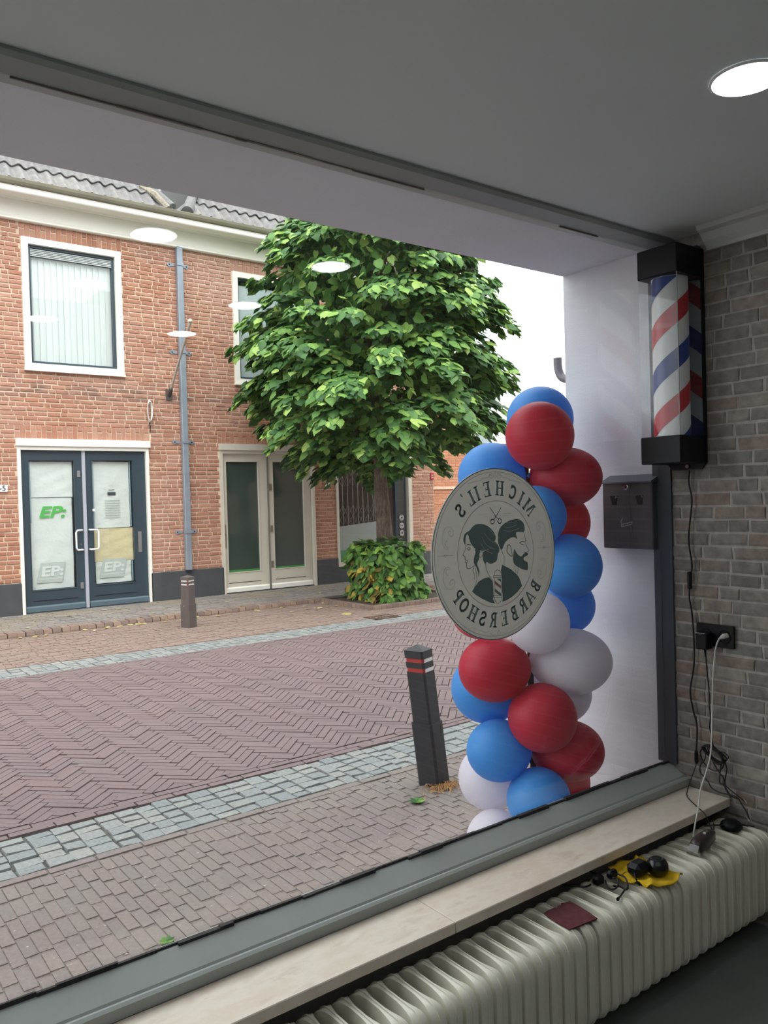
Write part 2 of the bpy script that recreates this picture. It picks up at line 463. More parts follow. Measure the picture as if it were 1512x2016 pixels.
# bricks of the right wall: laid in courses of mixed short and long pieces
CHU = .35
inch = chip_set('brick', 'x', MT['inbrick'], 6, .2, .07)
rnd = random.Random(3)
spots = []
pz = .0477
k = 0
z = .012
while z < 2.345:
    y = 1.795+rnd.uniform(-.05, .0)
    first = True
    while y > -.6:
        L = rnd.choice((.078, .085, .13, .142, .15, .115))
        y0 = max(y-L, -.7)
        if first: L = y-y0
        yc, l = (y+y0)/2, (y-y0)-.009
        if yc+l/2 > 1.745 and False: pass
        spots.append(((XW+.005, yc, z+pz/2+rnd.uniform(-.001, .001)), (.0055*rnd.uniform(.6, 1.25), l, pz-.008+rnd.uniform(-.002, .002)), 0))
        y = y0; first = False
    z += pz
lay('brick', spots, inch, wr, 240, 'brickwork', MT['inbrick'])
# crown moulding along the brick wall, broken off short of the window
prof = [(XW+.002, 2.345), (XW-.012, 2.345), (XW-.016, 2.357), (XW-.035, 2.372), (XW-.055, 2.395), (XW-.075, 2.402), (XW-.08, 2.4195), (XW+.002, 2.4195)]
mb = MB(); mb.prism([(a, b) for a, b in prof], 'y', YB, 1.585)
o = mb.build('trim_2', MT['moulding'], kind='structure')

# own front wall, seen through the window: pier with the white reveal, soffit over the pavement
mb = MB()
mb.box(-5, 7, 1.76, 2.27, 2.42, 6.8)            # lintel, its underside is the soffit
mb.box(2.69, 7, 1.80, 2.27, -.05, 2.42)         # right pier
mb.box(-5, -2.05, 1.80, 2.27, -.05, 2.42)       # left pier
mb.box(-2.05, 2.69, 1.715, 1.87, -.05, .405)    # parapet under the window
mb.box(-5, -2.6, 1.72, 1.8, -.05, 2.5)
mb.box(2.86, 7, 1.3, 1.8, -.05, 2.5)
MBo = mb.build('wall_front', MT['plaster'], kind='structure')
# the rest of our own side of the street
mb = MB(); mb.box(7.0, 45, -4, 2.27, -.05, 7.2); mb.box(-25, -5, -4, 2.27, -.05, 7.2)
mb.build('wall_row', plain('own_row_brick', S(150, 122, 108), .9, var=.15, scale=3), kind='structure')

# the shop window
w1 = thing('window_1', (.3, 1.75, .41), None, None, kind='structure')
x0, x1 = -2.04, 2.652
mb = MB()
mb.prism([(1.708, .4105), (1.708, .436), (1.716, .441), (1.722, .441), (1.726, .446), (1.785, .477), (1.795, .479), (1.806, .479), (1.815, .47), (1.835, .452), (1.835, .4105)], 'x', x0, 2.672)
o = mb.build('bottom_rail', MT['frame'], w1)
mb = MB(); mb.prism([(1.722, 2.4195), (1.722, 2.412), (1.735, 2.4045), (1.78, 2.3975), (1.79, 2.3955), (1.83, 2.3955), (1.83, 2.4195)], 'x', x0, 2.672)
mb.build('top_rail', MT['frame'], w1)
MB().box(2.652, 2.689, 1.752, 1.83, .479, 2.3955).build('side_post', plain('dark_frame_paint', S(66, 70, 78), .45, var=.06), w1)
MB().box(-2.05, -2.0, 1.75, 1.83, .479, 2.3955).build('side_post', MT['frame'], w1)
MB().box(-2.0, 2.652, 1.797, 1.804, .478, 2.397).build('pane', MT['glass'], w1)
# ragged sealant along the glass edge
rnd = random.Random(5)
mb = MB()
xx = -2.0
while xx < 2.65:
    L = rnd.uniform(.03, .14); e = min(xx+L, 2.652)
    mb.box(xx, e, 1.7955-rnd.uniform(.004, .012), 1.797, .474, .482+rnd.uniform(0, .007))
    xx = e
mb.build('bottom_seal', MT['seal'], w1)
mb = MB(); xx = -2.0
while xx < 2.65:
    L = rnd.uniform(.02, .3); e = min(xx+L, 2.652)
    if rnd.random() < .5: mb.box(xx, e, 1.7955-rnd.uniform(.002, .007), 1.797, 2.3935-rnd.uniform(0, .004), 2.3958)
    xx = e
mb.build('top_seal', plain('perished_sealant', S(128, 120, 114), .8, var=.35, scale=14), w1)

# marble sill: two slabs with a joint
sill = thing('trim_1', (1.3, 1.63, .38), None, None, kind='structure')
for a, b in ((-2.04, 1.3555), (1.3575, 2.655)):
    MB().bbox(a, b, 1.545, 1.7075, .381, .4105, .002).build('sill_slab', MT['marble'], sill)

# recessed ceiling lamps
lampmat = emit_mat('lamp_diffuser', (.95, .98, 1, 1), LAMP_STRENGTH)
trimmat = plain('lamp_ring', S(238, 240, 240), .4, var=.02)
for ix, x in enumerate((1.765, 1.05, .335, -.38)):
    for iy, y in enumerate((.95, .225, -.505)):
        lab = 'round recessed ceiling lamp in the %s row from the brick wall, %s the window' % (('first', 'second', 'third', 'fourth')[ix], ('nearest', 'second from', 'third from')[iy])
        L = thing('ceiling_lamp', (x, y, ZC), lab, 'ceiling lamp', 'recessed ceiling lamps')
        MB().lathe([(.08, 0), (.08, -.003), (.0745, -.005), (.0745, 0)], (x, y, ZC-.0005), 40, cap=False).build('ring', trimmat, L)
        MB().lathe([(.0744, -.005), (.0744, -.001)], (x, y, ZC), 40).build('diffuser', lampmat, L)

# ================================================================== THE STREET
RX0, RX1 = -9, 40
g = MB().box(-30, 120, 1.87, 10.2, -.3, -.014).build('ground', MT['joint'], kind='structure')
MB().box(-30, 120, 10.2, 60, -.3, -.02).build('ground_back', MT['joint'], kind='structure')
CHU = .5
# -- near pavement: clinkers with the long side away from the house
pv = MB().box(-9, 40, 1.87, 3.53, -.05, -.0025).build('pavement', MT['grit'], kind='structure')
chips = chip_set('paver', 'z', MT['walkbrick'], 6, .045, .02)
rnd = random.Random(11); spots = []
i = 0; x = -2.0
while x < 7:
    y = 1.72+rnd.uniform(0, .14)
    while y < 3.46:
        L = .148*rnd.uniform(.92, 1.08)
        y0, y1 = max(y, 1.88), min(y+L, 3.47)
        if y1-y0 > .03:
            spots.append(((x+.024+rnd.uniform(-.0015, .0015), (y0+y1)/2, -.045+rnd.uniform(-.0015, .0015)), (.0445, (y1-y0)-.0045, .0455), rnd.uniform(-.012, .012)))
        y += L
    x += .0475; i += 1
lay('paver', spots, chips, pv, 300, 'paver_field', MT['walkbrick'])
def rows(parent, chips, mat, nm, x0, x1, ys, w, L, jit=.003, limit=0, zt=0, seed=1):
    rnd = random.Random(seed); sp = []
    for k, y in enumerate(ys):
        x = x0+(L/2 if k % 2 else 0)
        while x < x1:
            l = L*rnd.uniform(.96, 1.04)
            sp.append(((x+l/2, y+rnd.uniform(-jit, jit), -.045+zt+rnd.uniform(-jit, jit)), (l-.007, w-.007, .047), rnd.uniform(-.01, .01)))
            x += l
    lay(nm, sp, chips, parent, limit, nm+'_field', mat)
rows(pv, chips, MT['walkbrick'], 'edge_paver', -3, 12, [3.503], .058, .2, limit=60, seed=2)
# -- near strip of cobbles
cb = MB().box(-9, 40, 3.53, 3.965, -.05, -.010).build('cobble_strip', plain('dark_joint', S(92, 91, 86), .95, var=.4, scale=40), kind='structure')
CHU = .9
cch = chip_set('cobble', 'z', MT['cobble'], 8, .06, .07)
def cobbles(parent, y0, y1, nrow, x0, x1, limit, seed):
    rnd = random.Random(seed); sp = []
    x = x0
    while x < x1:
        l = rnd.uniform(.082, .118)
        cuts = [rnd.uniform(.8, 1.2) for _ in range(nrow+rnd.choice((-1, 0, 0, 0)))]; tot = sum(cuts); y = y0
        for c_ in cuts:
            h = (y1-y0)*c_/tot
            sp.append(((x+l/2+rnd.uniform(-.005, .005), y+h/2, -.05+rnd.uniform(-.002, .0015)), (l-.004+rnd.uniform(-.003, .003), h-.004, .0505), rnd.uniform(-.03, .03)))
            y += h
        x += l
    lay('cobble', sp, cch, parent, limit, 'cobble_field', MT['cobble'])
cobbles(cb, 3.535, 3.96, 5, -1.5, 12, 300, 21)
# -- road: herringbone at 45 degrees
rd = MB().box(-9, 40, 3.965, 7.72, -.05, -.007).build('road', MT['joint'], kind='structure')
CHU = .5
rch = chip_set('paver', 'z', MT['road'], 6, .02, .015)
rows(rd, rch, MT['road'], 'edge_paver', -3, 16, [3.997, 4.055], .057, .2, limit=60, seed=4)
rows(rd, rch, MT['road'], 'far_edge_paver', -3, 20, [7.69], .057, .2, limit=0, seed=5)
rnd = random.Random(6); spots = []; edge = MB()
c45 = math.sqrt(.5); wv = .0535
def clip_y(poly, lo, hi):
    for sgn, lim in ((1, lo), (-1, -hi)):
        out = []
        for a, b in zip(poly, poly[1:]+poly[:1]):
            da, db = sgn*a[1]-lim, sgn*b[1]-lim
            if da >= 0: out.append(a)
            if da*db < 0:
                t = da/(da-db); out.append((a[0]+(b[0]-a[0])*t, a[1]+(b[1]-a[1])*t))
        poly = out
        if not poly: break
    return poly
for i in range(10, 380):
    for j in range(-220, 160):
        d = (i-j) % 8
        if not (-2.5 < (i-j)*wv*c45 < 22 and 3.6 < (i+j)*wv*c45 < 8): continue
        if d == 0: p0, p1, q0, q1 = i, i+4, j, j+1
        elif d == 7: p0, p1, q0, q1 = i, i+1, j, j+4
        else: continue
        pc, qc = (p0+p1)/2*wv, (q0+q1)/2*wv
        xc, yc = (pc-qc)*c45, (pc+qc)*c45
        if not (3.9 < yc < 7.85 and -2.5 < xc < 22): continue
        lx, ly = (p1-p0)*wv-.0045, (q1-q0)*wv-.0045
        zz = -.045+rnd.uniform(-.0025, .0025)
        if 4.18 < yc < 7.56:
            if d == 0: spots.append(((xc, yc, zz), (lx, ly, .047), PI/4+rnd.uniform(-.008, .008)))
            else: spots.append(((xc, yc, zz), (ly, lx, .047), PI*3/4+rnd.uniform(-.008, .008)))
        else:
            poly = clip_y([((a-b)*c45+xc, (a+b)*c45+yc) for a, b in ((-lx/2, -ly/2), (lx/2, -ly/2), (lx/2, ly/2), (-lx/2, ly/2))], 4.087, 7.658)
            if len(poly) > 2:
                edge.prism(poly, 'z', -.045, zz+.047)
lay('paver', spots, rch, rd, 300, 'paver_field', MT['road'])
o = edge.build('cut_paver_field', MT['road'], rd); o['kind'] = 'stuff'
# -- far cobble strip, parking strip, kerb, far sidewalk
fb = MB().box(-9, 40, 7.72, 8.2, -.05, -.012).build('cobble_strip_across', plain('dark_joint_far', S(96, 96, 90), .95, var=.4, scale=40), kind='structure')
CHU = .9
cobbles(fb, 7.725, 8.195, 5, -2, 20, 120, 22)
pk = MB().box(-9, 40, 8.2, 10.16, -.05, -.007).build('parking_strip', MT['grit'], kind='structure')
CHU = .5
pch = chip_set('paver', 'z', MT['farbrick'], 4, .03, .015)
rows(pk, pch, MT['farbrick'], 'paver', -2, 18, [8.25+.07*k for k in range(27)], .07, .2, seed=8)
kb = MB().box(-9, 40, 10.14, 10.24, -.05, .04).build('kerb', MT['joint'], kind='structure')
kch = chip_set('kerb_brick', 'z', MT['kerb'], 5, .06, .03)
rnd = random.Random(9); spots = []
x = -2
while x < 16:
    if not 6.36 < x < 8.3:
        spots.append(((x+.05, 10.17+rnd.uniform(-.012, .012), -.04), (.094, .2, .098+rnd.uniform(-.006, .006)), rnd.uniform(-.05, .05)))
    x += .102
lay('kerb_brick', spots, kch, kb, 150, 'kerb_field', MT['kerb'])
sw = MB().box(-9, 10.1, 10.24, 11.95, -.05, .043).build('sidewalk', MT['joint'], kind='structure')
sch = chip_set('paver', 'z', MT['greypaver'], 5, .03, .02)
rows(sw, sch, MT['greypaver'], 'paver', -2, 10, [10.31+.08*k for k in range(19)], .08, .2, zt=.05, seed=10)
sw2 = MB().box(10.1, 40, 10.24, 14, -.05, .04).build('sidewalk_corner', MT['greypaver'], kind='structure')
# tree pit border
tp = MB().box(6.42, 8.2, 8.86, 10.3, -.05, .02).build('tree_pit', plain('pit_soil', S(70, 58, 48), .95, var=.4, scale=30), kind='structure')
spots = []
for k in range(18): spots.append(((6.47+.1*k, 8.84, -.04), (.094, .1, .095), 0))
for k in range(14): spots.append(((6.4, 8.9+.1*k, -.04), (.1, .094, .095), 0)); spots.append(((8.24, 8.9+.1*k, -.04), (.1, .094, .095), 0))
lay('kerb_brick', spots, kch, tp, 60, 'kerb_field', MT['kerb'])
# street drain
dr = thing('street_drain', (6.1, 8.2, 0), 'rusty iron street drain in the far cobble strip', 'drain')
rust = plain('rusty_iron', S(92, 70, 58), .85, var=.3, scale=30)
mb = MB()
for a in (-.2, .18): mb.box(6.1+a, 6.1+a+.02, 8.06, 8.34, -.02, .008)
for a in (-.14, .12): mb.box(5.9, 6.3, 8.2+a, 8.2+a+.02, -.02, .008)
mb.build('frame', rust, dr)
MB().box(5.92, 6.28, 8.08, 8.32, -.022, -.004).build('hollow', MT['void'], dr)
for k in range(7):
    MB().box(5.94+.05*k, 5.96+.05*k, 8.08, 8.32, -.02, .006).build('grate_bar', rust, dr)
# pale grit specks in the joints of the near pavement
rnd = random.Random(91); mb = MB()
for k in range(420):
    x, y = rnd.uniform(.3, 4.2), rnd.uniform(2.0, 3.45); a = rnd.uniform(.0025, .007)
    mb.add([(x+a*math.cos(t+k), y+a*rnd.uniform(.4, 1)*math.sin(t+k), .0005) for t in (0, 1.6, 3.1, 4.7)]+[(x, y, a*.5)], [(0, 1, 4), (1, 2, 4), (2, 3, 4), (3, 0, 4), (0, 3, 2, 1)])
o = mb.build('pale_grit', plain('grit_speck', S(196, 186, 176), .9, var=.2, scale=80), pv); o['kind'] = 'stuff'

# ================================================================== THE HOUSE ACROSS THE STREET
YF = 11.8
house = thing('brick_house', (6, YF, .05), 'red brick house row with cream cornice and grey tiled roof across the street', 'building')
holes = [(2.64, 4.475, .03, 2.46), (5.635, 7.385, .03, 2.445), (2.78, 4.15, 3.42, 5.235), (5.95, 7.32, 3.42, 5.225), (7.835, 9.53, .34, 2.44)]
def wall_boxes(x0, x1, z0, z1, y0, y1, holes):
    xs = sorted({x0, x1}|{h[i] for h in holes for i in (0, 1)}); zs = sorted({z0, z1}|{h[i] for h in holes for i in (2, 3)})
    mb = MB()
    for a, b in zip(xs, xs[1:]):
        run = None
        for c, d in zip(zs, zs[1:]):
            m = ((a+b)/2, (c+d)/2)
            if any(h[0] < m[0] < h[1] and h[2] < m[1] < h[3] for h in holes):
                if run: mb.box(a, b, y0, y1, *run); run = None
            else: run = (run[0], d) if run else (c, d)
        if run: mb.box(a, b, y0, y1, *run)
    return mb
mb = wall_boxes(-4, 10.09, 0, 5.8, YF+.009, YF+.22, holes)
mb.box(9.88, 10.09, YF+.2, YF+3, 0, 5.8)
hw = mb.build('wall', MT['mortar'], house)
mb = MB()
mb.box(-4, 10, YF+2.6, YF+2.7, 0, 5.8); mb.box(-4, 10, YF+.22, YF+2.7, 2.7, 2.78); mb.box(-4, 10, YF+.22, YF+2.7, 5.5, 5.6); mb.box(-4, 10, YF+.22, YF+2.7, 0, .05)
for x in (-4, 2.2, 5.05, 7.6): mb.box(x, x+.08, YF+.22, YF+2.7, 0, 5.6)
mb.build('rooms', MT['inside'], house)
# brickwork
CHU = .35
bch = chip_set('brick', 'y', MT['brick'], 6, .12, .05)
rnd = random.Random(17); spots = []
cz = .0637
def blocked(x0, x1, z0, z1, hs):
    for h in hs:
        if x1 > h[0]+.002 and x0 < h[1]-.002 and z1 > h[2]+.012 and z0 < h[3]-.012: return h
    return None
sold = [(2.76, 4.17, 5.235, 5.435), (5.93, 7.34, 5.225, 5.435), (2.62, 4.5, 2.46, 2.66), (5.62, 7.4, 2.445, 2.645), (7.8, 9.55, 2.44, 2.64)]
allb = holes+sold
z = .487; row = 0
while z < 5.43:
    x = -4+rnd.uniform(-.15, 0)
    k = row
    while x < 10.08:
        L = .186 if (k % 3) else .092
        L *= rnd.uniform(.93, 1.07)
        xe = min(x+L, 10.085)
        h = blocked(x, xe, z, z+cz-.01, allb)
        if h:
            if x < h[0]-.035: xe = h[0]-.003
            elif xe > h[1]+.035: x = h[1]+.003
            else: x = max(xe, h[1]) if xe >= h[1]-.04 else xe; k += 1; continue
        if xe-x > .03:
            spots.append((((x+xe)/2, YF+.012, z+cz/2+rnd.uniform(-.003, .003)), (xe-x-.0135, .0135*rnd.uniform(.7, 1.25), cz-.0145+rnd.uniform(-.005, .004)), 0))
        x = xe; k += 1
    z += cz; row += 1
for (a, b, c, d) in sold:
    m = int((b-a)/.069); L = (b-a)/m
    for k in range(m):
        xc = a+L*(k+.5)
        parts = [(c, d)] if k % 2 else [(c, c+.115), (c+.118, d)]
        for z0, z1 in parts:
            spots.append(((xc, YF+.012, (z0+z1)/2), (L-.01, .0135*rnd.uniform(.8, 1.2), z1-z0-.01), 0))
lay('brick', spots, bch, hw, 300, 'brickwork', MT['brick'])
# plinths
mb = MB()
for a, b in ((-4, 2.645), (4.455, 5.65), (7.405, 7.835), (9.54, 10.1)):
    mb.bbox(a, b, YF-.03, YF+.05, -.02, .485, .006)
mb.box(7.8, 9.56, YF-.02, YF+.05, -.02, .335)
mb.build('plinth', MT['plinth'], house)
# cornice
def ext(name, prof, mat, x0, x1, parent=house): return MB().prism(prof, 'x', x0, x1).build(name, mat, parent)
ext('frieze', [(YF+.1, 5.43), (YF-.06, 5.43), (YF-.075, 5.44), (YF-.075, 5.462), (YF-.05, 5.475), (YF-.03, 5.5), (YF-.03, 5.715), (YF+.1, 5.715)], MT['cream'], -4, 10.16)
ext('cornice', [(YF+.1, 5.715), (YF-.03, 5.715), (YF-.05, 5.706), (YF-.11, 5.697), (YF-.12, 5.718), (YF-.32, 5.718), (YF-.33, 5.692), (YF-.375, 5.692), (YF-.385, 5.705), (YF-.39, 5.75), (YF-.4, 5.765), (YF+.1, 5.78)], MT['cream'], -4, 10.2)
ext('gutter', [(YF-.24, 5.765), (YF-.39, 5.765), (YF-.42, 5.783), (YF-.438, 5.815), (YF-.446, 5.853), (YF-.437, 5.86), (YF-.43, 5.85), (YF-.42, 5.825), (YF-.27, 5.825), (YF-.24, 5.85)], MT['gutter'], -4, 10.2)
# roof: two hipped roofs meeting over the downpipe, pantiles
mb = MB()
ey, ez = YF-.375, 5.85
TAN = 1.19
def slope(y): return ez-.03+(y-ey)*TAN
mb.add([(-4, ey, ez-.03), (4.88, ey, ez-.03), (3.6, ey+1.9, slope(ey+1.9)), (-4, ey+1.9, slope(ey+1.9))], [(0, 1, 2, 3)])
mb.add([(5.0, ey, ez-.03), (10.2, ey, ez-.03), (9.0, ey+1.9, slope(ey+1.9)), (6.5, ey+1.9, slope(ey+1.9))], [(0, 1, 2, 3)])
mb.add([(4.88, ey, ez-.03), (4.88, ey+4, ez-.03), (3.6, ey+4, slope(ey+1.9)), (3.6, ey+1.9, slope(ey+1.9))], [(0, 1, 2, 3)])
mb.add([(5.0, ey, ez-.03), (5.0, ey+4, ez-.03), (6.5, ey+4, slope(ey+1.9)), (6.5, ey+1.9, slope(ey+1.9))], [(0, 1, 2, 3)])
rf = mb.build('roof', plain('roof_felt', S(60, 58, 58), .9, var=.2), house)
# pantile: S-shaped cross section
tw, tl = .178, .43
def pantile():
    n = 10; vs = []; fs = []
    for e, (yy, lift) in enumerate(((0, .035), (tl, 0))):
        for lay_ in (0, -.016):
            for i in range(n+1):
                t = i/n*1.12-.06
                zz = .024*math.sin(2*PI*t-.6)
                vs.append((t*tw, yy, zz+lift+lay_))
    m = n+1
    for i in range(n):
        fs.append((i, i+1, 2*m+i+1, 2*m+i)); fs.append((i, m+i, m+i+1, i+1))
        fs.append((m+i, 3*m+i, 3*m+i+1, m+i+1))
    return MB().add(vs, fs).mesh('roof_tile', MT['tile'], smooth=False)
tm = pantile()
pitch = math.atan(TAN)
rnd = random.Random(23)
nt = 0
rest = MB()
for r in range(8):
    y = ey-.02+r*.36*math.cos(pitch); zz = ez+(y-ey)*TAN
    for k in range(82):
        x = -3.9+k*tw
        run = (y-ey)*.75
        if x+tw < 4.86-run*1.0 or (x > 5.02+run*1.0 and x < 10.0-run*.6):
            if nt < 300:
                piece('roof_tile', tm, rf, (x, y, zz+rnd.uniform(0, .006)), (1, 1, 1), (pitch+rnd.uniform(-.015, .015), 0, rnd.uniform(-.012, .012))); nt += 1
            else:
                mt_ = Matrix.Translation((x, y, zz)) @ Matrix.Rotation(pitch, 4, 'X')
                rest.add([mt_ @ v_.co for v_ in tm.vertices], [tuple(p_.vertices) for p_ in tm.polygons])
rest.build('tile_field', MT['tile'], rf)['kind'] = 'stuff'
# side slope tiles of the right hand roof, seen in the notch
for r in range(4):
    for k in range(5):
        if k > r-1:
            piece('roof_tile', tm, rf, (5.0+r*.2, ey+.2+k*tw+tw, ez+.03+r*.2), (1, 1, 1), (pitch, 0, -PI/2))
# hip ridge caps
for sgn, xb in ((-1, 4.82), (1, 5.07)):
    for k in range(5):
        a = Vector((xb+sgn*k*.215, ey+.02+k*.29, ez+.05+k*.345)); d = Vector((sgn*.215, .29, .345))
        b = a+d*1.12
        MB().tube([a, b], [.085, .07], 14).build('ridge_cap', MT['tile'], rf, smooth=False)
mb = MB().tube([(4.74, ey-.03, ez+.02), (4.6, ey+.08, ez+.22), (4.48, ey+.3, ez+.4)], .05, 7)
mb.build('mortar_bed', plain('mortar_bed', S(150, 142, 128), .95, var=.4, scale=30, bump=.8, bscale=40), rf)

# ---- upper windows
def upper_window(name, x0, x1, z0, z1):
    w_ = thing(name, ((x0+x1)/2, YF, z0), None, None, kind='structure')
    def ring(nm, a, b, c, d, t, y0, y1, m):
        mb = MB()
        mb.box(a, b, y0, y1, d-t, d); mb.box(a, b, y0, y1, c, c+t); mb.box(a, a+t, y0, y1, c+t, d-t); mb.box(b-t, b, y0, y1, c+t, d-t)
        return mb.build(nm, m, w_)
    ring('frame', x0, x1, z0, z1, .088, YF-.025, YF+.12, MT['cream'])
    ring('sash', x0+.09, x1-.09, z0+.09, z1-.09, .036, YF+.03, YF+.1, MT['bluegrey'])
    MB().box(x0+.12, x1-.12, YF+.06, YF+.068, z0+.12, z1-.12).build('pane', MT['glass'], w_)
    MB().box(x0-.01, x1+.01, YF-.05, YF+.05, z0-.02, z0+.004).build('sill', MT['cream'], w_)
    return w_
wA = upper_window('window_2', 2.78, 4.15, 3.42, 5.235)
for k in range(5):
    MB().box(2.9, 4.03, YF+.035, YF+.055, 5.0+.022*k, 5.008+.022*k).build('vent_slat', MT['blind'], wA)
MB().box(2.9, 4.03, YF+.056, YF+.059, 4.99, 5.11).build('vent_back', MT['bluegrey'], wA)
vb = thing('vertical_blind', (3.46, YF+.115, 3.55), 'white vertical blind closed behind the upper left window', 'blind')
me = MB().box(-.047, .047, -.001, .001, 0, 1.44).mesh('slat', MT['blind'])
for k in range(14): piece('slat', me, vb, (2.9+.084*k, YF+.115, 3.55), (1, 1, 1), (0, 0, .13+.05*(k % 3)))
MB().box(2.88, 4.05, YF+.1, YF+.13, 4.985, 5.02).build('head_rail', MT['blind'], vb)
wB = upper_window('window_3', 5.95, 7.32, 3.42, 5.225)
rb = thing('roller_blind', (6.63, YF+.12, 3.5), 'pale grey roller blind drawn down in the upper window by the tree', 'blind')
MB().box(6.05, 7.22, YF+.082, YF+.085, 3.52, 5.02).build('sheet', MT['film'], rb)
MB().tube([(6.05, YF+.12, 5.02), (7.22, YF+.13, 5.02)], .025, 10).build('roller', MT['film'], rb)

# ---- doors
def slab_ring(mb, a, b, c, d, tl_, tr, tb, tt, y0, y1):
    mb.box(a, b, y0, y1, d-tt, d); mb.box(a, b, y0, y1, c, c+tb); mb.box(a, a+tl_, y0, y1, c+tb, d-tt); mb.box(b-tr, b, y0, y1, c+tb, d-tt)
def double_door(name, x0, x1, z1, leafs, mleaf, mframe, mglass, kick):
    d = thing(name, ((x0+x1)/2, YF, .05), None, None, kind='structure')
    mb = MB(); mb.box(x0, x0+.045, YF-.03, YF+.12, .05, z1-.085); mb.box(x1-.045 if name == 'door_1' else x1-.055, x1, YF-.03, YF+.12, .05, z1-.085); mb.box(x0+.045, x1-(.045 if name == 'door_1' else .055), YF-.03, YF+.12, z1-.15, z1-.085)
    mb.build('frame', mframe, d)
    MB().box(x0-.012, x1+.02, YF-.06, YF+.08, z1-.095, z1+.005).build('lintel', MT['creamdoor'] if name == 'door_2' else MT['cream'], d)
    MB().box(x0+.02, x1-.02, YF-.02, YF+.12, .03, .062).build('threshold', MT['plinth'], d)
    out = []
    for (a, b, ga, gb, gz0, gz1) in leafs:
        mb = MB(); slab_ring(mb, a, b, .064, z1-.15, ga-a, b-gb, gz0-.064, z1-.15-gz1, YF+.02, YF+.075)
        lf = mb.build('leaf', mleaf, d)
        MB().box(ga-.005, gb+.005, YF+.052, YF+.058, gz0-.005, gz1+.005).build('pane', mglass, lf)
        mb = MB(); slab_ring(mb, ga-.012, gb+.012, gz0-.012, gz1+.012, .012, .012, .012, .012, YF+.012, YF+.02); mb.build('glazing_bead', mleaf, lf)
        MB().prism([(YF+.02, .07), (YF-.005, .07), (YF-.005, .13), (YF+.02, .15)], 'x', a+.01, b-.01).build('weather_bar', kick, lf)
        MB().box(ga, gb, YF+.015, YF+.0205, .215, .222).build('panel_groove', MT['void'], lf)
        out.append(lf)
    return d, out
d1, lv = double_door('door_1', 2.635, 4.475, 2.46, [(2.685, 3.498, 2.787, 3.388, .365, 2.17), (3.548, 4.428, 3.643, 4.232, .372, 2.175)], MT['bluegrey'], MT['cream'], MT['glass'], plain('blue_grey_bar', S(86, 104, 116), .5, var=.05))
MB().box(3.5, 3.546, YF+.0, YF+.07, .06, 2.31).build('meeting_post', plain('pale_lilac_metal', S(176, 178, 190), .4, var=.03), d1)
def pull(parent, x0, x1, mat):
    y = YF-.05; zt, zb = 1.175, .895; s = 1 if x1 > x0 else -1
    pts = [(x0, YF+.02, zt), (x0, y, zt), (x1-s*.02, y, zt), (x1, y, zt-.03), (x1, y, zb+.03), (x1-s*.02, y, zb), (x0, y, zb), (x0, YF+.02, zb)]
    MB().tube(pts, .0135, 8).build('pull_handle', mat, parent, smooth=True, label='white bow handle')
whitepl = plain('white_handle', S(238, 238, 238), .35, var=.02)
pull(lv[0], 3.462, 3.375, whitepl); pull(lv[1], 3.575, 3.69, whitepl)
for z_ in (1.98, .385): MB().box(3.432, 3.474, YF+.008, YF+.02, z_-.045, z_+.045).build('bolt_plate', MT['steel'], lv[0])
MB().box(3.45, 3.458, YF+.0, YF+.02, .955, .985).build('lock', MT['steel'], lv[0])
MB().box(4.288, 4.34, YF+.01, YF+.02, .81, 1.12).build('push_plate', MT['steel'], lv[1])
MB().box(3.632, 3.665, YF+.008, YF+.02, 1.44, 1.475).build('door_stop', whitepl, lv[1])
def sheet(name, x0, x1, z0, z1, mat, label, y=YF+.075, seed=1):
    r = random.Random(seed); n, m = 10, 14; vs, fs = [], []
    for j in range(m+1):
        for i in range(n+1):
            u, v_ = i/n, j/m
            vs.append((x0+(x1-x0)*u, y+.004*math.sin(u*7+v_*5+seed)+.003*math.sin(v_*17-u*9+seed), z0+(z1-z0)*v_))
    for j in range(m):
        for i in range(n): fs.append((j*(n+1)+i, j*(n+1)+i+1, (j+1)*(n+1)+i+1, (j+1)*(n+1)+i))
    k = len(vs); vs += [(a, b+.0008, c) for a, b, c in vs]; fs += [tuple(i+k for i in f)[::-1] for f in fs]
    return MB().add(vs, fs).build(name, mat, None, (x0, y, z0), smooth=True, label=label, cat='paper')
def put(me, parent, loc, **kw):
    o = piece(me.name, me, parent, loc); return finish(o, **kw)
sheet('paper_sheet', 2.815, 3.378, 1.655, 2.15, MT['paper'], 'blank white paper covering the top of the left dark door', seed=1)
p = sheet('paper_sheet', 2.785, 3.365, .37, 1.645, MT['paper'], 'tall white paper with green letters in the left dark door', y=YF+.085, seed=2)
put(text_mesh('EP:', .215, MT['green'], 'green_lettering', .25, .006, .001, 1.35), p, (3.083, YF+.068, 1.44))
def grey_logo(parent, xa, xb, za, zb, y):
    MB().prism([(xa, za), (xb-.055, za-.005), (xb, zb), (xa+.06, zb)], 'y', y, y+.001).build('grey_badge', MT['paperprint'], parent)
    me = text_mesh('EP:', .19, MT['paper'], 'white_lettering', .12, .006, .001, 1.3)
    put(me, parent, ((xa+xb)/2+.005, y-.003, (za+zb)/2+.01))
    MB().box(xa+.03, xb-.06, y-.002, y-.001, za+.045, za+.055).build('badge_line', MT['paper'], parent)
grey_logo(p, 2.857, 3.254, .46, .738, YF+.0705)
p = sheet('paper_sheet', 3.675, 4.195, 1.19, 2.158, MT['paper'], 'white paper with a small dark label in the right dark door', seed=3)
MB().box(3.872, 3.992, YF+.065, YF+.0665, 1.668, 1.712).build('dark_label', MT['bluegrey'], p)
MB().prism([(3.885, 1.735), (3.9, 1.75), (3.93, 1.746), (3.97, 1.754), (3.968, 1.747), (3.93, 1.739), (3.9, 1.742)], 'y', YF+.065, YF+.066).build('ink_scribble', MT['ink'], p)
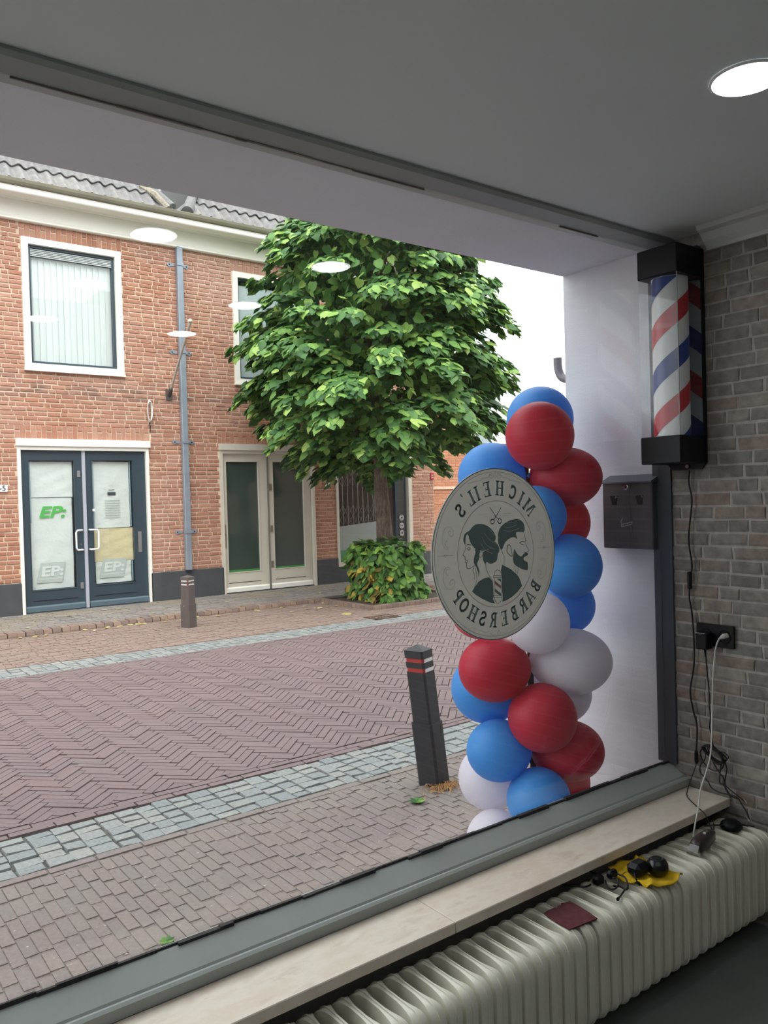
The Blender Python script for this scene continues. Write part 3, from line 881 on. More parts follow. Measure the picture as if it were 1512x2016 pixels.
for k in range(8): MB().box(3.83, 4.05, YF+.0655, YF+.0665, 1.34+.035*k, 1.352+.035*k).build('printed_line', MT['paperprint'], p)
p = sheet('paper_sheet', 3.635, 4.232, .7, 1.183, MT['beige'], 'creased beige paper in the middle of the right dark door', y=YF+.083, seed=4)
p = sheet('paper_sheet', 3.675, 4.195, .384, .695, MT['paper'], 'white paper with grey badge at the foot of the right dark door', y=YF+.085, seed=5)
grey_logo(p, 3.72, 4.128, .465, .735, YF+.0705)
for nm, x0_, x1_, z0_, z1_, lab in (('tape_strip', 3.648, 3.674, 1.2, 2.165, 'pale blue tape strip beside the labelled paper, left side'), ('tape_strip', 4.197, 4.214, 1.2, 2.165, 'pale blue tape strip beside the labelled paper, right side'),
                              ('tape_strip', 2.79, 2.813, 1.3, 2.15, 'pale blue tape strip along the papers of the left dark door'), ('tape_strip', 4.197, 4.214, .39, .69, 'short pale blue tape strip beside the lowest paper of the right dark door')):
    MB().box(x0_, x1_, YF+.06, YF+.062, z0_, z1_).build(nm, MT['tape'], None, (x0_, YF+.06, z0_), label=lab, cat='tape')
d2, lv = double_door('door_2', 5.635, 7.385, 2.445, [(5.675, 6.482, 5.752, 6.325, .387, 2.166), (6.51, 7.325, 6.598, 7.182, .392, 2.165)], MT['creamdoor'], MT['creamdoor'], MT['darkglass'], MT['cream'])
MB().box(6.482, 6.51, YF+.005, YF+.06, .07, 2.3).build('meeting_strip', plain('grey_strip', S(128, 126, 118), .5, var=.05), d2)
for lf, (a, b) in zip(lv, ((5.752, 6.325), (6.598, 7.182))):
    MB().box(a, b, YF+.048, YF+.0515, .392, .42).build('green_edge', plain('green_tape', S(64, 140, 72), .5, var=.05), lf)
for z_ in (1.75, 1.06, .47): MB().box(6.53, 6.566, YF+.008, YF+.02, z_-.055, z_+.055).build('hinge_plate', plain('dull_brass', S(140, 130, 112), .5, metal=.4, var=.1), lv[1])
MB().box(5.69, 5.722, YF+.008, YF+.02, .78, 1.16).build('lock_plate', plain('dull_brass_b', S(150, 140, 120), .5, metal=.4, var=.1), lv[0])
MB().tube([(5.706, YF-.03, 1.0), (5.706, YF+.01, 1.0)], .01, 8).build('knob', MT['steel'], lv[0])

# ---- shop window with folding lattice
w4 = thing('window_4', (8.68, YF, .34), None, None, kind='structure')
mb = MB(); slab_ring(mb, 7.835, 9.535, .335, 2.44, .045, .085, .06, .08, YF-.02, YF+.12); mb.build('frame', MT['creamdoor'], w4)
MB().box(7.88, 9.45, YF+.05, YF+.057, .395, 2.36).build('pane', MT['glass'], w4)
MB().box(9.16, 9.2, YF+.02, YF+.1, .395, 2.36).build('mullion', MT['bluegrey'], w4)
MB().box(9.2, 9.45, YF+.075, YF+.082, .395, 2.36).build('dark_panel', MT['bluegrey'], w4)
pn = MB().prism([(7.88, .4), (9.16, .4), (9.16, 1.12), (8.9, 1.1), (7.88, 1.02)], 'y', YF+.16, YF+.17).build('display_board', plain('frosted_board', S(170, 180, 178), .5, var=.05), None, (7.88, YF+.16, .4), label='pale slanted board standing low inside the lattice shop window', cat='board')
MB().box(7.89, 8.14, YF+.12, YF+.125, .42, .6).build('green_sticker', plain('green_sticker', S(70, 150, 96), .5, var=.05), None, (7.89, YF+.12, .42), label='green rectangular sticker low in the lattice shop window', cat='sticker')
for k, z_ in enumerate((1.144, .994, .855)):
    s_ = thing('round_sticker', (9.32, YF+.045, z_), ('topmost', 'middle', 'lowest')[k]+' of three round white stickers on the shop window', 'sticker', 'round stickers on the shop window')
    MB().lathe([(.052, 0), (.052, .002)], (9.32, YF+.046, z_), 24, 'y').build('disc', MT['numplate'], s_)
    MB().lathe([(.044, 0), (.04, -.001), (.034, -.001), (.034, 0)], (9.32, YF+.045, z_), 24, 'y', False).build('ring', MT['ink'], s_)
    MB().box(9.3, 9.34, YF+.043, YF+.045, z_-.018, z_+.018).build('symbol', MT['ink'], s_)
lt = thing('lattice_gate', (8.5, YF+.28, .4), 'grey folding scissor lattice gate inside the shop window', 'gate')
latm = plain('lattice_steel', S(150, 154, 156), .5, metal=.3, var=.05)
yy = YF+.26
bar = MB().box(-.006, .006, -.006, .006, 0, 1.93).mesh('upright_bar', latm)
xs = [7.92+.112*k for k in range(8)]+[8.82+.04*k for k in range(9)]
for x_ in xs: piece('upright_bar', bar, lt, (x_, yy, .42))
dxm = MB().add(*(lambda m: (m.v, m.f))(MB().tube([(0, 0, 0), (.112, 0, .2)], .005, 4))).mesh('cross_bar', latm)
dxm2 = MB().tube([(.112, 0, 0), (0, 0, .2)], .005, 4).mesh('cross_bar', latm)
for z_ in (1.05, 1.22, 1.75, 1.92):
    for k in range(8):
        piece('cross_bar', dxm, lt, (7.92+.112*k, yy-.01, z_)); piece('cross_bar', dxm2, lt, (7.92+.112*k, yy+.01, z_))
    for k in range(9):
        piece('cross_bar', dxm, lt, (8.82+.04*k, yy-.01, z_), (.36, 1, 1)); piece('cross_bar', dxm2, lt, (8.82+.04*k, yy+.01, z_), (.36, 1, 1))

# ---- things on the front
def bracket(parent, z_):
    mb = MB(); mb.box(4.985, 5.09, YF-.115, YF-.105, z_-.022, z_+.022)
    mb.build('clamp', MT['zinc'], parent)
    for s in (-1, 1):
        c_ = 5.037+s*.13
        MB().prism([(c_-.07*s, z_-.02), (c_-.01*s, z_-.02), (c_+.01*s, z_-.038), (c_+.055*s, z_), (c_+.01*s, z_+.038), (c_-.01*s, z_+.02), (c_-.07*s, z_+.02)], 'y', YF-.014, YF-.006).build('clamp_ear', MT['zinc'], parent)
        MB().lathe([(.012, 0), (.008, -.01)], (c_+.008*s, YF-.012, z_), 8, 'y').build('bolt', MT['void'], parent)
dp = thing('downpipe', (5.037, YF-.06, .48), 'grey zinc rectangular downpipe between the two doors of the brick house', 'downpipe')
MB().bbox(4.99, 5.085, YF-.105, YF-.02, .49, 5.44, .008).build('pipe', MT['zinc'], dp)
for z_ in (5.17, 3.835, 2.46, 1.078): bracket(dp, z_)
fp = thing('flagpole', (4.83, YF, 3.2), 'short bare flagpole slanting up from the brick wall beside the downpipe', 'flagpole')
MB().tube([(4.83, YF-.04, 3.2), (4.66, YF-1.25, 4.02)], .019, 10).build('pole', plain('pole_paint', S(196, 188, 178), .5, var=.05), fp)
MB().lathe([(.02, 0), (.034, .012), (.034, .04), (.015, .05)], (4.658, YF-1.26, 4.02), 12).build('finial', plain('pole_paint_b', S(214, 208, 196), .5, var=.05), fp)
MB().box(4.78, 4.88, YF-.02, YF, 3.1, 3.26).build('wall_plate', plain('rusty_plate', S(92, 82, 76), .8, var=.2, scale=40), fp)
MB().tube([(4.83, YF-.01, 3.17), (4.815, YF-.14, 3.255)], .03, 10).build('socket', plain('rusty_socket', S(84, 78, 74), .7, var=.2, scale=40), fp)
cc = thing('cable_coil', (4.51, YF-.02, 2.72), 'small white cable coil hanging on the brick wall above the dark doors', 'cable')
for k in range(3):
    pts = [(4.51+(.028+.006*k)*math.cos(t), YF-.03-.01*k, 2.915+(.165-.012*k)*math.sin(t)) for t in [2*PI*i/20 for i in range(21)]]
    MB().tube(pts, .008, 6, False).build('loop', MT['whitecable'], cc)
MB().tube([(4.5, YF-.02, 2.77), (4.505, YF-.02, 2.72), (4.52, YF-.015, 2.69), (4.515, YF-.01, 2.6)], .006, 6).build('tail', MT['cable'], cc)
np5 = thing('number_plate', (2.42, YF-.02, 1.74), 'white house number plate beside the dark double door', 'number plate')
MB().bbox(2.3, 2.505, YF-.02, YF-.003, 1.738, 1.832, .004).build('plate', MT['numplate'], np5)
put(text_mesh('-5', .1, MT['ink'], 'number', 0, .001, .0008), np5, (2.44, YF-.022, 1.785))
np7 = thing('number_plate', (7.65, YF-.02, 1.74), 'white house number plate 7 on the brick pillar beside the greige door', 'number plate')
MB().bbox(7.604, 7.699, YF-.02, YF-.003, 1.742, 1.832, .004).build('plate', MT['numplate'], np7)
put(text_mesh('7', .1, MT['ink'], 'number', 0, .001, .0008), np7, (7.651, YF-.022, 1.787))
rp = thing('red_street_plate', (10.05, YF-.02, 1.85), 'small red plate with white marks on the right corner pillar', 'plate')
MB().bbox(10.0, 10.086, YF-.02, YF-.003, 1.845, 1.975, .003).build('plate', MT['redplate'], rp)
for z_ in (1.93, 1.885):
    for x_ in (10.022, 10.05, 10.064): MB().box(x_-.003, x_+.003, YF-.0215, YF-.0205, z_-.014, z_+.014).build('mark', MT['numplate'], rp)
    MB().box(10.02, 10.066, YF-.0215, YF-.0205, z_-.003, z_+.003).build('mark', MT['numplate'], rp)

# ---- neighbour house set back on the right, and what lies beyond
nb = thing('gable_house', (12, 13.6, 0), 'lighter brick gabled house with white verge standing back behind the tree', 'building')
gw = MB().prism([(10.3, 0), (12.98, 0), (12.98, 2.3), (11.4, 4.95), (10.3, 3.1)], 'y', 13.51, 18).build('wall', MT['mortar'], nb)
CHU = .35
nch = chip_set('brick', 'y', MT['newbrick'], 4, .1, .03)
rnd = random.Random(31); spots = []; z = .02; row = 0
while z < 4.9:
    xa = 10.3 if z < 3.1 else 10.3+(z-3.1)*.6; xb = 12.97 if z < 2.3 else 12.97-(z-2.3)*.596
    x = xa+(.1 if row % 2 else 0)
    while x < xb-.05:
        e = min(x+.21, xb); spots.append((((x+e)/2, 13.515, z+.03), (e-x-.01, .016, .05), 0)); x = e
    z += .06; row += 1
lay('brick', spots, nch, gw, 60, 'brickwork', MT['newbrick'])
MB().prism([(13.06, 2.24), (13.0, 2.2), (11.38, 4.93), (11.4, 5.08)], 'y', 13.42, 18.1).build('verge_board', MT['cream'], nb)
MB().prism([(11.4, 5.08), (11.4, 4.93), (10.2, 2.9), (10.2, 3.05)], 'y', 13.42, 18.1).build('roof_slope', MT['tile'], nb)
MB().box(10.3, 12.98, 13.47, 13.51, 1.68, 1.74).build('string_course', MT['mortar'], nb)
fh = thing('flat_roof_house', (31, 31, 0), 'distant low house with dark flat roof edge far down the street', 'building')
MB().box(22, 50, 30, 36, 0, 3.95).build('wall', plain('far_wall', S(196, 176, 160), .9, var=.05), fh)
MB().box(21.8, 50.2, 29.7, 36.2, 3.95, 4.2).build('roof_edge', plain('far_roof_edge', S(92, 84, 80), .8, var=.05), fh)
MB().bbox(29.2, 30.6, 31, 32.2, 4.2, 4.85, .05).build('roof_box', plain('far_grey_box', S(150, 160, 166), .7, var=.05), fh)

# ================================================================== GREENERY
def leaf_shape(fold=.25, curl=.12):
    """heart-shaped leaf in the xy plane: stalk at origin, tip at +y, up = +z; unit length"""
    mid = [(0, 0, 0), (0, .3, .03), (0, .65, .02), (0, 1.0, -curl)]
    def side(s): return [(s*.30, -.08, -.02), (s*.47, .22, -fold*.5), (s*.36, .58, -fold*.45), (s*.13, .85, -fold*.2-curl*.4)]
    vs = mid+side(1)+side(-1)
    fs = [(0, 4, 5, 1), (1, 5, 6, 2), (2, 6, 7, 3), (0, 1, 9, 8), (1, 2, 10, 9), (2, 3, 11, 10)]
    return vs, fs
def leaf_frame(pos, nrm, tip, size):
    y = (tip-nrm*tip.dot(nrm)).normalized(); z = nrm.normalized(); x = y.cross(z)
    m = Matrix(((x.x*size, y.x*size, z.x*size, pos.x), (x.y*size, y.y*size, z.y*size, pos.y), (x.z*size, y.z*size, z.z*size, pos.z), (0, 0, 0, 1)))
    return m
def scatter(parent, frames, mat, limit, name='leaf', rest='foliage', score=None):
    shapes = [leaf_shape(.18, .1), leaf_shape(.34, .18), leaf_shape(.1, .26)]
    meshes = [MB().add(v, f).mesh('leaf', mat, smooth=True) for v, f in shapes]
    order = sorted(range(len(frames)), key=lambda i: score(frames[i]) if score else (frames[i].translation-CAM).length)
    mb = MB(); org = ORG[parent.name]
    for rank, i in enumerate(order):
        m = frames[i]; s = i % 3
        if rank < limit:
            o = bpy.data.objects.new(name, meshes[s]); col.objects.link(o); o.parent = parent
            mm = m.copy(); mm.translation = m.translation-org
            o.matrix_local = mm
        else:
            mb.add([m @ Vector(v) for v in shapes[s][0]], shapes[s][1])
    me = bpy.data.meshes.new(rest)
    me.from_pydata([(a-org.x, b-org.y, c-org.z) for a, b, c in mb.v], [], mb.f); me.materials.append(mat)
    me.polygons.foreach_set('use_smooth', [True]*len(me.polygons))
    o = bpy.data.objects.new(rest, me); col.objects.link(o); o.parent = parent; o['kind'] = 'stuff'
def lerp_prof(prof, z):
    for (a, r), (b, q) in zip(prof, prof[1:]):
        if a <= z <= b: return r+(q-r)*(z-a)/(b-a)
    return 0
UP = Vector((0, 0, 1))
def make_crown(cx, cy, prof, nspray, seed, leafsize=(.1, .17), inner=4500):
    rnd = random.Random(seed); frames = []
    z0, z1 = prof[0][0], prof[-1][0]; rm = max(r for _, r in prof)
    view = (CAM-Vector((cx, cy, 3))).normalized()
    # boughs in loose tiers: each a drooping fan of leaves, with dark gaps between the tiers
    for n in range(nspray):
        for _ in range(50):
            z = z0+.1+.33*rnd.randint(0, int((z1-z0)/.33))+rnd.uniform(-.1, .1); R = lerp_prof(prof, z)
            if R > 0 and rnd.random() < (R/rm)*.85+.15: break
        if R <= 0: continue
        th = rnd.uniform(0, 2*PI)
        out = Vector((math.cos(th), math.sin(th), 0)); lat = out.cross(UP)
        ext = R*rnd.uniform(.88, 1.1)
        start = ext*rnd.uniform(.5, .62)
        rise = rnd.uniform(.02, .22)+(z-4)*.05; droop = rnd.uniform(.25, .5); wid = rnd.uniform(.2, .36)
        for k in range(rnd.randint(52, 80)):
            s = rnd.random()**.65
            q = rnd.uniform(-1, 1)*wid*(1-.55*s*s)
            fall = droop*s*s+.5*q*q/wid*.5
            p = Vector((cx, cy, z))+out*(start+(ext-start)*s)+lat*q+UP*(rise*s-fall+rnd.uniform(-.07, .05))
            hang = s*rnd.uniform(.2, 1.0)
            nr = (UP*rnd.uniform(.5, 1.1)+out*hang*1.1+lat*(q/wid*.5+rnd.uniform(-.4, .4))).normalized()
            tp = out*rnd.uniform(.2, 1)+UP*(-.35-hang)+lat*(q/wid*.6+rnd.uniform(-.5, .5))
            frames.append(leaf_frame(p, nr, tp, rnd.uniform(*leafsize)))
    for k in range(inner):
        z = rnd.uniform(z0+.1, z1-.3); R = lerp_prof(prof, z)*rnd.uniform(.25, .8); th = rnd.uniform(0, 2*PI)
        p = Vector((cx+R*math.cos(th), cy+R*math.sin(th), z))
        nr = Vector((rnd.uniform(-1, 1), rnd.uniform(-1, 1), rnd.uniform(.1, 1))).normalized(); tp = Vector((rnd.uniform(-1, 1), rnd.uniform(-1, 1), -1))
        frames.append(leaf_frame(p, nr, tp, rnd.uniform(*leafsize)))
    return frames
TX, TY = 7.25, 9.62
tree = thing('linden_tree', (TX, TY, .02), 'round-crowned green linden tree in front of the brick house', 'tree')
rnd = random.Random(41)
tp_ = [(TX+.02, TY, -.05), (TX+.01, TY, .3), (TX, TY+.01, .8), (TX-.03, TY, 1.3), (TX-.05, TY+.02, 1.8), (TX-.06, TY, 2.4), (TX-.1, TY, 3.2), (TX-.14, TY, 4.2), (TX-.15, TY, 5.0)]
pts = spline(tp_, 5)
rad = [.145-.085*(i/(len(pts)-1))+.02*max(0, 1-i/5)+rnd.uniform(-.005, .005) for i in range(len(pts))]
MB().tube(pts, rad, 16).build('trunk', MT['bark'], tree, smooth=True)
for k in range(22):
    z = rnd.uniform(1.9, 4.6); th = k*2.4; L = rnd.uniform(1.1, 1.7)
    a = Vector((TX-.06-.03*(z-2.4), TY, z)); o_ = Vector((math.cos(th), math.sin(th), 0))
    MB().tube(spline([a, a+o_*L*.4+UP*.25, a+o_*L*.75+UP*.4, a+o_*L+UP*.42], 4), [.05-.04*i/12 for i in range(13)], 7).build('branch', MT['bark'], tree, smooth=True)
prof = [(2.05, .6), (2.25, 1.15), (2.5, 1.6), (2.85, 1.9), (3.2, 2.02), (3.9, 1.96), (4.6, 1.8), (5.2, 1.58), (5.7, 1.25), (6.1, .75), (6.3, .2)]
scatter(tree, make_crown(TX-.12, TY-.02, prof, 235, 43), MT['leaf'], 300, score=lambda m: (m.translation-CAM).length+(0 if in_view(m.translation, -5) else 50))

hedge = thing('ivy_hedge', (7.2, 9.6, .02), 'low square-clipped leafy hedge around the foot of the linden tree', 'hedge')
def hedge_frames(x0, x1, y0, y1, z0, z1, n, seed):
    rnd = random.Random(seed); good, dead = [], []
    faces = [('x0', (y1-y0)*(z1-z0)), ('y0', (x1-x0)*(z1-z0)*1.2), ('z1', (x1-x0)*(y1-y0)), ('x1', (y1-y0)*(z1-z0)*.7), ('y1', (x1-x0)*(z1-z0)*.5)]
    tot = sum(a for _, a in faces)
    for f, a in faces:
        for k in range(int(n*a/tot)):
            u, v_ = rnd.random(), rnd.random(); d = rnd.uniform(-.1, .06)+.05*math.sin(u*9)*math.cos(v_*8)-.22*max(0, abs(u-.5)*2-.55)**1.3-(.2*max(0, v_-.7) if f != 'z1' else .22*max(0, abs(v_-.5)*2-.55)**1.3)
            x, y, z = x0+(x1-x0)*u, y0+(y1-y0)*u, z0+(z1-z0)*v_
            if f == 'x0': p, nn = (x0-d, y, z), (-1, 0, .35)
            elif f == 'x1': p, nn = (x1+d, y, z), (1, 0, .35)
            elif f == 'y0': p, nn = (x, y0-d, z), (0, -1, .35)
            elif f == 'y1': p, nn = (x, y1+d, z), (0, 1, .35)
            else: p, nn = (x, y0+(y1-y0)*v_, z1+d*.9), (0, 0, 1)
            p = Vector(p); nn = Vector(nn)
            nr = (nn+Vector((rnd.uniform(-.6, .6), rnd.uniform(-.6, .6), rnd.uniform(-.2, .7)))).normalized()
            tp = Vector((rnd.uniform(-.7, .7), rnd.uniform(-.7, .7), -1)) if f != 'z1' else Vector((rnd.uniform(-1, 1), rnd.uniform(-1, 1), -.2))
            m = leaf_frame(p, nr, tp, rnd.uniform(.09, .15))
            (dead if f == 'x0' and z < .6 and rnd.random() < .5 else good).append(m)
    return good, dead
good, dead = hedge_frames(6.83, 7.62, 9.16, 10.05, .06, .84, 1700, 51)
MB().bbox(6.92, 7.54, 9.25, 9.97, .02, .74, .1).build('twig_core', plain('dark_twigs', S(44, 48, 32), .95, var=.4, scale=40), hedge)
scatter(hedge, good, MT['hedgeleaf'], 200)
scatter(hedge, dead, MT['deadleaf'], 40, 'withered_leaf', 'withered_foliage')
# tree far down the street
ft = thing('distant_tree', (30.5, 40, 0), 'pale green tree top far behind the flat-roofed house', 'tree')
MB().tube([(30.5, 40, 0), (30.5, 40, 4)], [.25, .15], 8).build('trunk', MT['bark'], ft)
fr = []
rnd = random.Random(61)
for k in range(1500):
    d = Vector((rnd.gauss(0, 1), rnd.gauss(0, 1), rnd.gauss(0, 1))).normalized()*rnd.uniform(.6, 1)
    p = Vector((30.5+d.x*3.4, 40+d.y*2, 4.4+d.z*1.5))
    fr.append(leaf_frame(p, (d+UP*.6).normalized(), Vector((rnd.uniform(-1, 1), rnd.uniform(-1, 1), -1)), rnd.uniform(.3, .45)))
scatter(ft, fr, MT['hedgeleaf'], 0)

# fallen leaves along the kerb
fl = MB().add(*leaf_shape(.1, .15)).mesh('fallen_leaf', MT['fallen'], smooth=True)
rnd = random.Random(71)
def drop_leaf(x, y, z, s, lab=None):
    o = bpy.data.objects.new('fallen_leaf', fl); col.objects.link(o)
    o.location = (x, y, z+.012); o.scale = (s, s, s); o.rotation_euler = (rnd.uniform(-.15, .15), rnd.uniform(-.2, .2), rnd.uniform(0, 6.28))
    finish(o, lab or 'small yellow fallen leaf on the paving across the street', 'leaf', 'fallen leaves across the street')
for k in range(70):
    x = rnd.uniform(2.0, 8.6)
    if rnd.random() < .7: drop_leaf(x, 10.06-abs(rnd.gauss(0, .06)), 0, rnd.uniform(.035, .08))
    else: drop_leaf(x, rnd.uniform(10.3, 11.4), .05, rnd.uniform(.035, .07))
for k in range(12): drop_leaf(6.1+rnd.uniform(-.6, .3), 9.6+rnd.uniform(-.4, .4), 0, rnd.uniform(.04, .09))
drop_leaf(5.98, 8.72, 0, .17, 'larger yellow fallen leaf lying beyond the street drain')
# dry straw at the foot of the near bollard and a sprig of weed
rnd = random.Random(73); mb = MB()
for k in range(130):
    a = rnd.uniform(0, 6.28); r_ = abs(rnd.gauss(0, .055)); x, y = 2.715+r_*math.cos(a)*1.5-.01, 3.14+r_*math.sin(a)*.6
    b = rnd.uniform(0, 6.28); L = rnd.uniform(.03, .07)
    mb.tube([(x, y, .006), (x+L*.5*math.cos(b), y+L*.5*math.sin(b), .012+rnd.uniform(0, .02)), (x+L*math.cos(b), y+L*math.sin(b), .006)], .0016, 3)
mb.build('dry_straw', MT['straw'], None, (2.715, 3.14, 0), label='little heap of dry straw at the foot of the near bollard', cat='straw', kind='stuff')
def weed(x, y, s, label):
    t_ = thing('weed', (x, y, 0), label, 'weed')
    for k in range(7):
        a = k*.9; m = leaf_frame(Vector((x, y, .006)), (UP+Vector((math.cos(a), math.sin(a), 0))*-.4).normalized(), Vector((math.cos(a), math.sin(a), .5)), s)
        MB().add([m @ Vector(v) for v in leaf_shape()[0]], leaf_shape()[1]).build('leaf', MT['hedgeleaf'], t_)
weed(2.47, 3.08, .045, 'tiny green weed between the pavers left of the near bollard')
weed(1.02, 2.66, .03, 'tiny green weed between the pavers near the window corner')

# ================================================================== STREET POSTS
def bollard(name, x, y, h, s, rot, lean, mat, label, redface):
    t_ = thing(name, (x, y, 0), label, 'bollard', 'black street bollards')
    R = Matrix.Rotation(rot, 4, 'Z'); sh = Vector((lean[0], lean[1], 0))
    def block(nm, z0, z1, a, m, cut=.18, top=None, parent=t_):
        pts = []
        for z, aa in ((z0, a), (z1, top if top is not None else a)):
            c = aa*cut
            for u, v_ in ((-aa+c, -aa), (aa-c, -aa), (aa, -aa+c), (aa, aa-c), (aa-c, aa), (-aa+c, aa), (-aa, aa-c), (-aa, -aa+c)):
                p = R @ Vector((u, v_, 0)); pts.append((x+p.x+sh.x*z, y+p.y+sh.y*z, z))
        return MB().add(pts, [tuple(range(8))[::-1], tuple(range(8, 16))]+[(i, (i+1) % 8, 8+(i+1) % 8, 8+i) for i in range(8)]).build(nm, m, parent)
    a = s/2
    block('foot', -.02, h*.46, a*1.12, mat); block('shaft', h*.46, h*.83, a, mat)
    block('groove', h*.83, h*.86, a*.93, MT['bandred']); block('collar', h*.86, h*.9, a, mat); block('groove', h*.9, h*.93, a*.93, MT['bandred'])
    for z0, z1 in ((h*.832, h*.858), (h*.902, h*.928)):
        for k, f in enumerate(redface):
            ang = rot+f*PI/2; d = Vector((math.cos(ang), math.sin(ang), 0)); l = Vector((-d.y, d.x, 0)); c = Vector((x, y, 0))+sh*z0+d*a*.935
            p = [c-l*a*.7, c+l*a*.7, c+l*a*.7+d*.002, c-l*a*.7+d*.002]
            MB().prism([(q.x, q.y) for q in p], 'z', z0, z1).build('reflector', MT['bandwhite'], t_)
    block('head', h*.93, h*.985, a*1.02, mat); block('cap', h*.985, h*1.02, a*1.02, mat, .18, a*.08)
    p = R @ Vector((-a*1.12, 0, 0))
    MB().lathe([(.012, 0), (.009, -.008)], (x-.0+p.x, y+p.y, h*.42), 8, 'y').build('bolt', MT['steel'], t_)
bollard('bollard', 2.715, 3.235, .725, .112, math.radians(20), (-.105, .02), MT['bolltop'], 'black leaning bollard with red and white bands near the balloon column', (3, 0))
bollard('bollard', 3.975, 9.31, .625, .13, math.radians(22), (.0, 0), MT['bollfar'], 'weathered grey-black bollard across the street before the dark doors', (3, 2))

# ================================================================== OWN FRONT: BALLOON COLUMN, ASH BIN, PIPE STUB
PX, PY = 2.262, 2.11
st = thing('balloon_stand', (PX, PY, 0), 'thin dark upright pole carrying the balloon column', 'stand')
MB().box(PX-.012, PX+.012, PY-.004, PY+.004, .02, 1.78).build('pole', plain('dark_pole', S(52, 36, 42), .5, var=.1), st)
MB().lathe([(.17, 0), (.17, .012), (.03, .025), (.016, .03)], (PX, PY, 0), 28).build('base', plain('base_metal', S(60, 60, 64), .5, var=.1), st)
BAL = [
 ('blue', (2.421, 2.177, 1.797), .131, .131, 'topmost blue balloon behind the upper red balloon'),
 ('red', (2.236, 2.014, 1.715), .125, .125, 'uppermost red balloon in front of the topmost blue one'),
 ('blue', (2.207, 2.234, 1.574), .132, .132, 'blue balloon behind the top left edge of the round sign'),
 ('red', (2.388, 2.022, 1.563), .134, .113, 'second red balloon from the top, left of the ash bin'),
 ('blue', (2.231, 2.037, 1.422), .112, .112, 'blue balloon half hidden behind the right edge of the round sign'),
 ('red', (2.454, 2.119, 1.388), .12, .12, 'small red balloon at the back under the two upper red ones'),
 ('blue', (2.372, 2.002, 1.23), .12, .12, 'large dark blue balloon below the ash bin'),
 ('blue', (2.452, 2.089, 1.065), .109, .109, 'blue balloon at the back between dark blue and white ones'),
 ('white', (2.21, 2.02, 1.034), .115, .115, 'white balloon below the right edge of the round sign'),
 ('white', (2.366, 2.0, .871), .15, .123, 'wide greyish white balloon at the right of the column'),
 ('red', (2.146, 2.257, 1.065), .113, .113, 'red balloon mostly hidden behind the lower left of the round sign'),
 ('red', (2.112, 2.153, .857), .134, .121, 'red balloon just under the bottom of the round sign'),
 ('blue', (2.178, 2.264, .755), .138, .134, 'bright blue balloon at the left behind the sign-side red one'),
 ('red', (2.212, 2.012, .685), .126, .125, 'large red balloon in the lower middle of the column'),
 ('white', (2.45, 2.121, .715), .114, .114, 'small white balloon at the back right under the wide white one'),
 ('white', (2.402, 2.196, .765), .101, .101, 'pale balloon at the back showing between red and white ones'),
 ('red', (2.361, 2.021, .53), .134, .113, 'wide red balloon at the lower right of the column'),
 ('red', (2.406, 2.11, .378), .119, .119, 'lowest red balloon at the window frame'),
 ('blue', (2.123, 2.151, .551), .121, .114, 'blue balloon left of the large lower red one'),
 ('white', (2.191, 2.272, .401), .123, .123, 'white balloon at the lower left behind the blue ones'),
 ('blue', (2.192, 2.021, .384), .117, .117, 'lowest blue balloon cut by the window frame'),
 ('white', (2.12, 2.171, .206), .1145, .1145, 'lowest white balloon at the window frame'),
]
for colr, c, rx, rz, lab in BAL:
    c = Vector(c); b_ = thing('balloon', c, lab, 'balloon', 'balloons of the column')
    d = c-Vector((PX, PY, c.z)); d.z = 0
    ln = max(d.length, .01); d = d/ln
    # balloon body: sphere a little drawn out towards its knot at the pole
    R = (rx+rz)/2; vs, fs = [], []; n, m = 40, 28
    q = d.to_track_quat('Z', 'Y')
    for j in range(m+1):
        ph = PI*j/m
        for i in range(n):
            t = 2*PI*i/n; z_ = math.cos(ph); r_ = math.sin(ph)
            if z_ < 0: r_ *= 1-.10*z_*z_
            p = q @ Vector((r_*math.cos(t)*R, r_*math.sin(t)*R, z_*rx*(1.0 if z_ > 0 else 1.06)))
            p.z *= rz/R; vs.append(c+p)
    fs = [(j*n+i, j*n+(i+1) % n, (j+1)*n+(i+1) % n, (j+1)*n+i) for j in range(m) for i in range(n)]
    MB().add(vs, fs).build('body', MT['b'+colr], b_, smooth=True)
    e = c-d*rx*1.05
    MB().tube([e+d*.008, e-d*.004, e-d*.014], [.009, .005, .011], 8).build('knot', MT['b'+colr], b_)

ab = thing('ash_bin', (2.655, 1.926, 1.28), 'dark grey wall ash bin with lock on the white window reveal', 'ash bin')
MB().bbox(2.622, 2.689, 1.812, 2.039, 1.282, 1.536, .003).build('body', MT['anthracite'], ab)
MB().prism([(2.612, 1.535), (2.612, 1.541), (2.676, 1.568), (2.689, 1.568), (2.689, 1.535)], 'y', 1.808, 2.043).build('lid', plain('lid_metal', S(86, 90, 100), .4, var=.04), ab)
for a, b in ((2.003, 1.968), (1.885, 1.85)):
    MB().prism([(a, 1.488), (b, 1.488), (b+.005, 1.452), (a-.011, 1.452)], 'x', 2.6205, 2.6225).build('slot', MT['void'], ab)
for yy_, zz_ in ((1.974, 1.486), (1.976, 1.48), (1.97, 1.482), (1.856, 1.484), (1.854, 1.48)): MB().lathe([(.0018, 0), (.0018, -.001)], (2.6205, yy_, zz_), 6, 'x').build('hole', MT['greyprint'], ab)
lk = MB().lathe([(.011, 0), (.011, -.004), (.008, -.006)], (2.622, 1.926, 1.521), 16, 'x').build('lock', MT['chrome'], ab, smooth=False)
MB().lathe([(.004, 0), (.004, -.001)], (2.616, 1.926, 1.521), 10, 'x').build('keyhole', MT['void'], lk)
